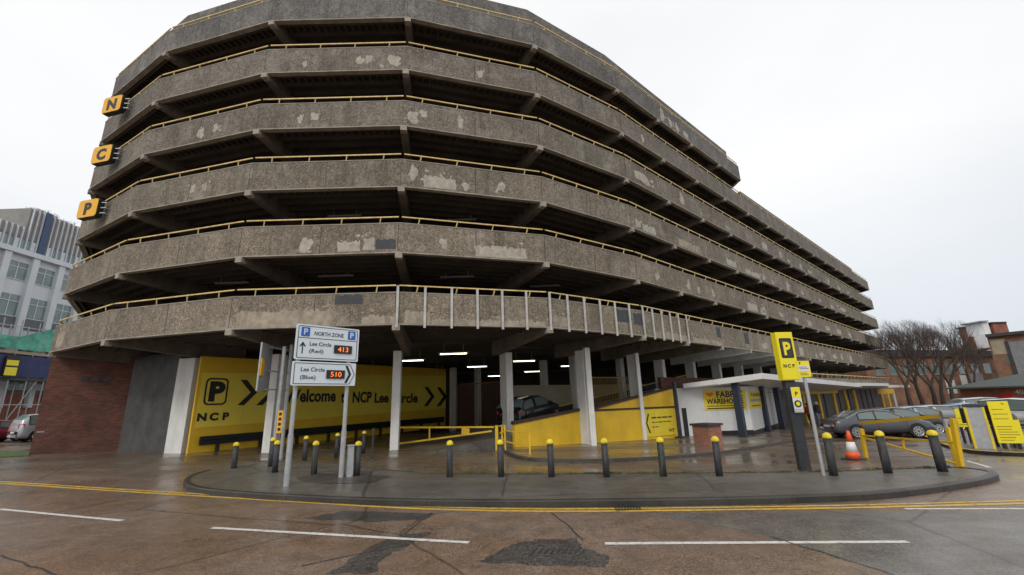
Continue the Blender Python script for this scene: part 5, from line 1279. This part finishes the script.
mb = MB(); wallpx(mb, 1010, 1025, 76, 76, 8.36, 12.6, 6, M['brickred']); mb.build('wall', M['brickred'], ph); mb = MB(); wallpx(mb, 1009.5, 1025.5, 75.8, 75.8, 12.6, 12.85, 6.4, M['dkroof']); mb.build('roof', M['dkroof'], ph)
ph = bldg('rooftop_block', 'white stepped plant room left of the brown brick one'); ph.location = (78, 75, 0)
mb = MB(); wallpx(mb, 999.5, 1009, 75, 75, 8.36, 10.7, 2, M['whiteclean']); wallpx(mb, 1000, 1006, 76, 76, 10.7, 12.9, 3, M['whiteclean']); mb.build('wall', M['whiteclean'], ph); mb = MB(); wallpx(mb, 999, 1007, 75.6, 75.6, 12.9, 13.12, 3.6, M['grey']); mb.build('roof', M['grey'], ph)
# low hipped building
hb = thing('hipped_building', (46, 44, -.7), 'low red brick building with a slate hipped roof and a red poster', 'building')
a, b = aty(961, 395, 46), aty(1080, 395, 38); u = Vector((b.x-a.x, b.y-a.y)).normalized(); n = Vector((-u.y, u.x)); Lh = Vector((b.x-a.x, b.y-a.y)).length
q = [Vector((a.x, a.y)), Vector((b.x, b.y)), Vector((b.x, b.y))+n*8, Vector((a.x, a.y))+n*8]
mb = MB(); mb.prism([tuple(v) for v in q], -1., 1.8, M['brickred']); mb.build('wall', M['brickred'], hb)
e = .7; qe = [q[0]-u*e-n*e, q[1]+u*e-n*e, q[2]+u*e+n*e, q[3]-u*e+n*e]; rg = [q[0]+u*4+n*4, q[1]-u*4+n*4]
mb = MB(); vs = [(*v, 1.72) for v in qe]+[(*v, 1.86) for v in qe]+[(*rg[0], 3.2), (*rg[1], 3.2)]
mb.add(vs, [(3, 2, 1, 0), (0, 1, 5, 4), (1, 2, 6, 5), (2, 3, 7, 6), (3, 0, 4, 7), (4, 5, 9, 8), (5, 6, 9), (6, 7, 8, 9), (7, 4, 8)]); mb.build('roof', M['roof'], hb)
fh = frame((a.x, a.y, 0), (*u, 0)); 
def HB(px): p = onv(px, 395, Vector((a.x, a.y, 0)), Vector((b.x, b.y, 0))); return Vector((p.x-a.x, p.y-a.y)).dot(u)
mb = MB(); x0, x1 = HB(1000), HB(1012); mb.rect(fh, x0, .3, x1, 1.25, .04, M['poster'], .003); mb.build('poster', M['poster'], hb)
mb = MB(); mb.text(fh, '403', HB(1016), 1.1, .6, M['whiteclean'], .01, bold=.01); mb.build('lettering', M['whiteclean'], hb)
# ------------------------------------------------------------------ background left: office block, scaffold
XO = -60.
of = thing('office_building', (XO, 52, 0), 'tall white office block with a grey ribbed top storey behind the scaffold', 'office building')
fo_ = frame((XO, 30., 0), (0, 1, 0)); Yb = lambda y: y-30.
mb = MB(); mb.rect(fo_, 0, -1, 36, 21.0, 12., M['office'], -12.); mb.build('wall', M['office'], of)
mb = MB(); mb.rect(fo_, -.3, 21.0, 36.5, 21.6, 12.8, M['office'], -12.2); mb.build('cornice', M['office'], of)
mb = MB(); mb.rect(fo_, 0, 21.6, 36, 23.2, 11.5, M['spandrel'], -11.6); mb.rect(fo_, 0, 23.2, 19.6, 24.5, 11.5, M['ribs'], -11.6); mb.rect(fo_, 19.6, 23.2, 36, 27.2, 11.5, M['ribs'], -11.63); mb.build('top_storey', M['ribs'], of)
mb = MB()
for i in range(58): y = i*.62; mb.rect(fo_, y, 21.6, y+.10, 24.5 if y < 19.5 else 27.2, .2, M['office'], -.1)
for i in range(57): y = i*.62; mb.rect(fo_, y+.14, 21.8, y+.56, 23.0, .05, M['glassb' if i % 3 else 'office'], -.09)
mb.build('rib', M['office'], of)
mb = MB(); mb.rect(fo_, 21.2, 21.62, 21.95, 27.3, .35, M['navyband'], -.1); mb.build('blue_band', M['navyband'], of)
cols = [47.75-30-3.15*5+3.15*i for i in range(12)]
for y in cols:
    if y < 0 or y > 35.4: continue
    mb = MB(); mb.rect(fo_, y, 2.9, y+.72, 20.98, .45, M['office'], .001); mb.build('pier', M['office'], of)
for y in cols:
    if y+.75 < 0 or y > 33.6 or y < 8: continue
    for (z0, z1, sp) in ((17.9, 20.2, 0), (13.5, 16.2, 1), (9.2, 11.2, 1), (5.0, 6.8, 1)):
        mb = MB(); mb.rect(fo_, y+.74, z0, y+3.13, z1, .03, M['glassb'], .001); w_ = mb.build('window', M['glassb'], of)
        mb = MB()
        for q in (0, .5, 1.): mb.rect(fo_, y+.74+q*2.3, z0, y+.82+q*2.3, z1, .05, M['office'], .032)
        for q in (0, .66, .96): mb.rect(fo_, y+.74, z0+q*(z1-z0), y+3.12, z0+q*(z1-z0)+.08, .055, M['office'], .032)
        mb.build('frame', M['office'], w_)
        if sp: mb = MB(); mb.rect(fo_, y+.74, z0-1.35, y+3.13, z0-.02, .1, M['spandrel'], .001); mb.build('spandrel', M['spandrel'], of)
rp_ = MB(); rnd = random.Random(5)
for i in range(60):
    y = max(20., rnd.choice((rnd.gauss(22, .8), rnd.gauss(23.5, 1.2)))); x = rnd.uniform(-2, -.2); h = rnd.uniform(.3, .8); b = Vector((XO+x, 30+y, 27.1))
    for k in range(4): rp_.tube([b, b+Vector((rnd.uniform(-.3, .3), rnd.uniform(-.3, .3), h*.6)), b+Vector((rnd.uniform(-.5, .5), rnd.uniform(-.5, .5), h))], .03, 3, None, .01, cap=False)
tag(rp_.build('rooftop_shrub', M['twig']), 'straggly weeds growing on the office roof', 'shrub')
# scaffold
scf = thing('scaffold', (XO+2, 50, 0), 'tube scaffold with green netting and blue sheeting at the foot of the office block', 'scaffold')
fS = frame((XO+2.6, 40, 0), (0, 1, 0))
mb = MB()
for i in range(11):
    y = 2+i*1.9; mb.bar(fS(y, -.5, 0), fS(y, 12.8, 0), .09, .09); mb.bar(fS(y, -.5, -1.3), fS(y, 12.4, -1.3), .09, .09)
for z in (3.2, 6.1, 8.9, 10.8, 12.): mb.bar(fS(1, z, 0), fS(22, z, 0), .08, .08)
for i in range(5): mb.bar(fS(2+i*3.8, 0, .05), fS(5+i*3.8, 6, .05), .07, .07)
mb.build('tubes', M['galv'], scf)
mb = MB(); V0 = [(1, 9.6), (6, 9.5), (11, 9.4), (15, 9.45), (19, 9.3), (22, 9.4)]; V1 = [(1, 11.6), (6, 10.9), (9.5, 10.8), (12.5, 12.1), (15, 12.6), (22, 12.5)]
for (a0, b0_), (a1, b1_), (c0_, d0), (c1_, d1) in zip(V0, V0[1:], V1, V1[1:]): mb.plate(fS, [(a0, b0_), (a1, b1_), (c1_, d1), (c0_, d0)], .03, M['net'], .1)
mb.build('netting', M['net'], scf)
mb = MB(); mb.rect(fS, 1, 6.3, 22, 8.7, .03, M['blueh'], .1); mb.build('sheeting', M['blueh'], scf)
mb = MB(); mb.rect(fS, 1, 8.9, 22, 9.2, 1.5, M['creamwall'], -1.4); mb.rect(fS, 1, 5.9, 22, 6.2, 1.5, M['char'], -1.4); mb.build('board', M['creamwall'], scf)
p = onv(9, 371, fS(0, 0), fS(1, 0)); yy = p.y-40
mb = MB(); mb.plate(fS, rrect(yy-.9, 6.2, yy+.6, 8.7, .3), .2, M['black'], .2); mb.rect(fS, yy-.8, 6.4, yy+.4, 7.3, .03, M['signy'], .41); mb.rect(fS, yy-.8, 7.5, yy+.4, 8.1, .03, M['signy'], .41)
tg = mb.build('skip_sign', M['signy']); tag(tg, 'black and yellow sign board hung on the scaffold at the left edge', 'sign')
mb = MB(); mb.rect(fo_, 0, -1, 36, 4.6, .1, M['brickred'], .002); mb.build('brick_base', M['brickred'], of)
# ------------------------------------------------------------------ grass tufts and leaves along the back edge of the pavement
gr = MB(); rnd = random.Random(3); BKs = BK
def at_path(pts, t):
    tot = sum((Vector(b)-Vector(a)).length for a, b in zip(pts, pts[1:])); d = t*tot
    for a, b in zip(pts, pts[1:]):
        L = (Vector(b)-Vector(a)).length
        if d <= L: return Vector(a)+(Vector(b)-Vector(a))*(d/L)
        d -= L
    return Vector(pts[-1])
cl = [rnd.random() for _ in range(26)]
for i in range(2600):
    t = rnd.choice(cl)+rnd.gauss(0, .008) if rnd.random() < .8 else rnd.random(); t = min(.66, max(0.02, t*.66)); p = at_path(BK, t); p = p+Vector((rnd.gauss(0, .03), rnd.gauss(0, .035))); z = ter(p.x, p.y)+.1; h = rnd.uniform(.02, .07); a = rnd.uniform(0, pi); w = .008; l = Vector((rnd.uniform(-.03, .03), rnd.uniform(-.03, .03), h))
    c = Vector((p.x, p.y, z)); d_ = Vector((cos(a)*w, sin(a)*w, 0)); gr.add([c-d_, c+d_, c+l], [(0, 1, 2)])
tag(gr.build('grass', M['grass']), 'short weeds and moss along the back edge of the pavement', None, kind='stuff')
lv = MB()
for i in range(170):
    t = rnd.uniform(.02, .6); p = at_path(BK, t)+Vector((rnd.gauss(0, .1), rnd.gauss(0, .1))); z = ter(p.x, p.y)+.113; a = rnd.uniform(0, pi); s = rnd.uniform(.015, .04)
    lv.add([(p.x+cos(a)*s, p.y+sin(a)*s, z), (p.x-sin(a)*s*.6, p.y+cos(a)*s*.6, z+.01), (p.x-cos(a)*s, p.y-sin(a)*s, z), (p.x+sin(a)*s*.6, p.y-cos(a)*s*.6, z+.004)], [(0, 1, 2, 3)])
tag(lv.build('fallen_leaves', M['leafl']), 'scattered pale fallen leaves along the pavement edge', None, kind='stuff')
# ------------------------------------------------------------------ world, sun, camera
w = bpy.data.worlds.new('World'); SC.world = w; w.use_nodes = True; nt = w.node_tree; bg = nt.nodes['Background']
sky = nt.nodes.new('ShaderNodeTexSky'); sky.sky_type = 'NISHITA'; sky.sun_disc = False; sky.sun_elevation = radians(38); sky.sun_rotation = radians(200); sky.air_density = 1.; sky.dust_density = 3.
tc = nt.nodes.new('ShaderNodeTexCoord'); nz = nt.nodes.new('ShaderNodeTexNoise'); nz.inputs['Scale'].default_value = 1.6; nz.inputs['Detail'].default_value = 5
mp = nt.nodes.new('ShaderNodeMapping'); mp.inputs['Scale'].default_value = (1, 1, 2.5); nt.links.new(tc.outputs['Generated'], mp.inputs[0]); nt.links.new(mp.outputs[0], nz.inputs['Vector'])
sep = nt.nodes.new('ShaderNodeSeparateXYZ'); nt.links.new(tc.outputs['Generated'], sep.inputs[0])
rz_ = nt.nodes.new('ShaderNodeValToRGB'); rz_.color_ramp.elements[0].position = .0; rz_.color_ramp.elements[0].color = (6.6, 7.1, 7.6, 1); rz_.color_ramp.elements[1].position = .42; rz_.color_ramp.elements[1].color = (9.75, 9.75, 9.75, 1)
e_ = rz_.color_ramp.elements.new(.14); e_.color = (7.6, 8.0, 8.4, 1)
nt.links.new(sep.outputs['Z'], rz_.inputs[0])
cr_ = nt.nodes.new('ShaderNodeValToRGB'); cr_.color_ramp.elements[0].position = .35; cr_.color_ramp.elements[0].color = (.93, .935, .945, 1); cr_.color_ramp.elements[1].position = .65; cr_.color_ramp.elements[1].color = (1.02, 1.02, 1.02, 1)
nt.links.new(nz.outputs['Fac'], cr_.inputs[0])
mu = nt.nodes.new('ShaderNodeMix'); mu.data_type = 'RGBA'; mu.blend_type = 'MULTIPLY'; mu.inputs[0].default_value = 1.; nt.links.new(rz_.outputs[0], mu.inputs[6]); nt.links.new(cr_.outputs[0], mu.inputs[7])
mx = nt.nodes.new('ShaderNodeMix'); mx.data_type = 'RGBA'; mx.inputs[0].default_value = .93; nt.links.new(sky.outputs[0], mx.inputs[6]); nt.links.new(mu.outputs[2], mx.inputs[7]); nt.links.new(mx.outputs[2], bg.inputs['Color']); bg.inputs['Strength'].default_value = .1
sl_ = bpy.data.lights.new('sun', 'SUN'); sl_.energy = .9; sl_.angle = radians(15); sl_.color = (1, .96, .9); so = bpy.data.objects.new('sun', sl_); COL.objects.link(so)
el, az = radians(38), radians(200); dv = Vector((sin(az)*cos(el), cos(az)*cos(el), sin(el))); so.rotation_euler = dv.to_track_quat('Z', 'Y').to_euler()
cam = bpy.data.cameras.new('camera'); co = bpy.data.objects.new('camera', cam); COL.objects.link(co); cam.sensor_width = 36; cam.lens = F/1024*36; cam.clip_end = 3000; cam.clip_start = .1
Rm = Matrix.Rotation(radians(90)+PT, 4, 'X')@Matrix.Rotation(RL*-1, 4, 'Z')
# picture roll: world up leans to the left in the frame
co.matrix_world = Matrix.Translation(EYE)@Rm; SC.camera = co
SC.view_settings.view_transform = 'Standard'; SC.view_settings.look = 'None'; SC.view_settings.exposure = .12; SC.view_settings.gamma = 1.
SC.cycles.use_denoising = True; SC.cycles.max_bounces = 6; SC.cycles.diffuse_bounces = 4; SC.cycles.glossy_bounces = 3; SC.cycles.use_adaptive_sampling = True; SC.cycles.adaptive_threshold = .02
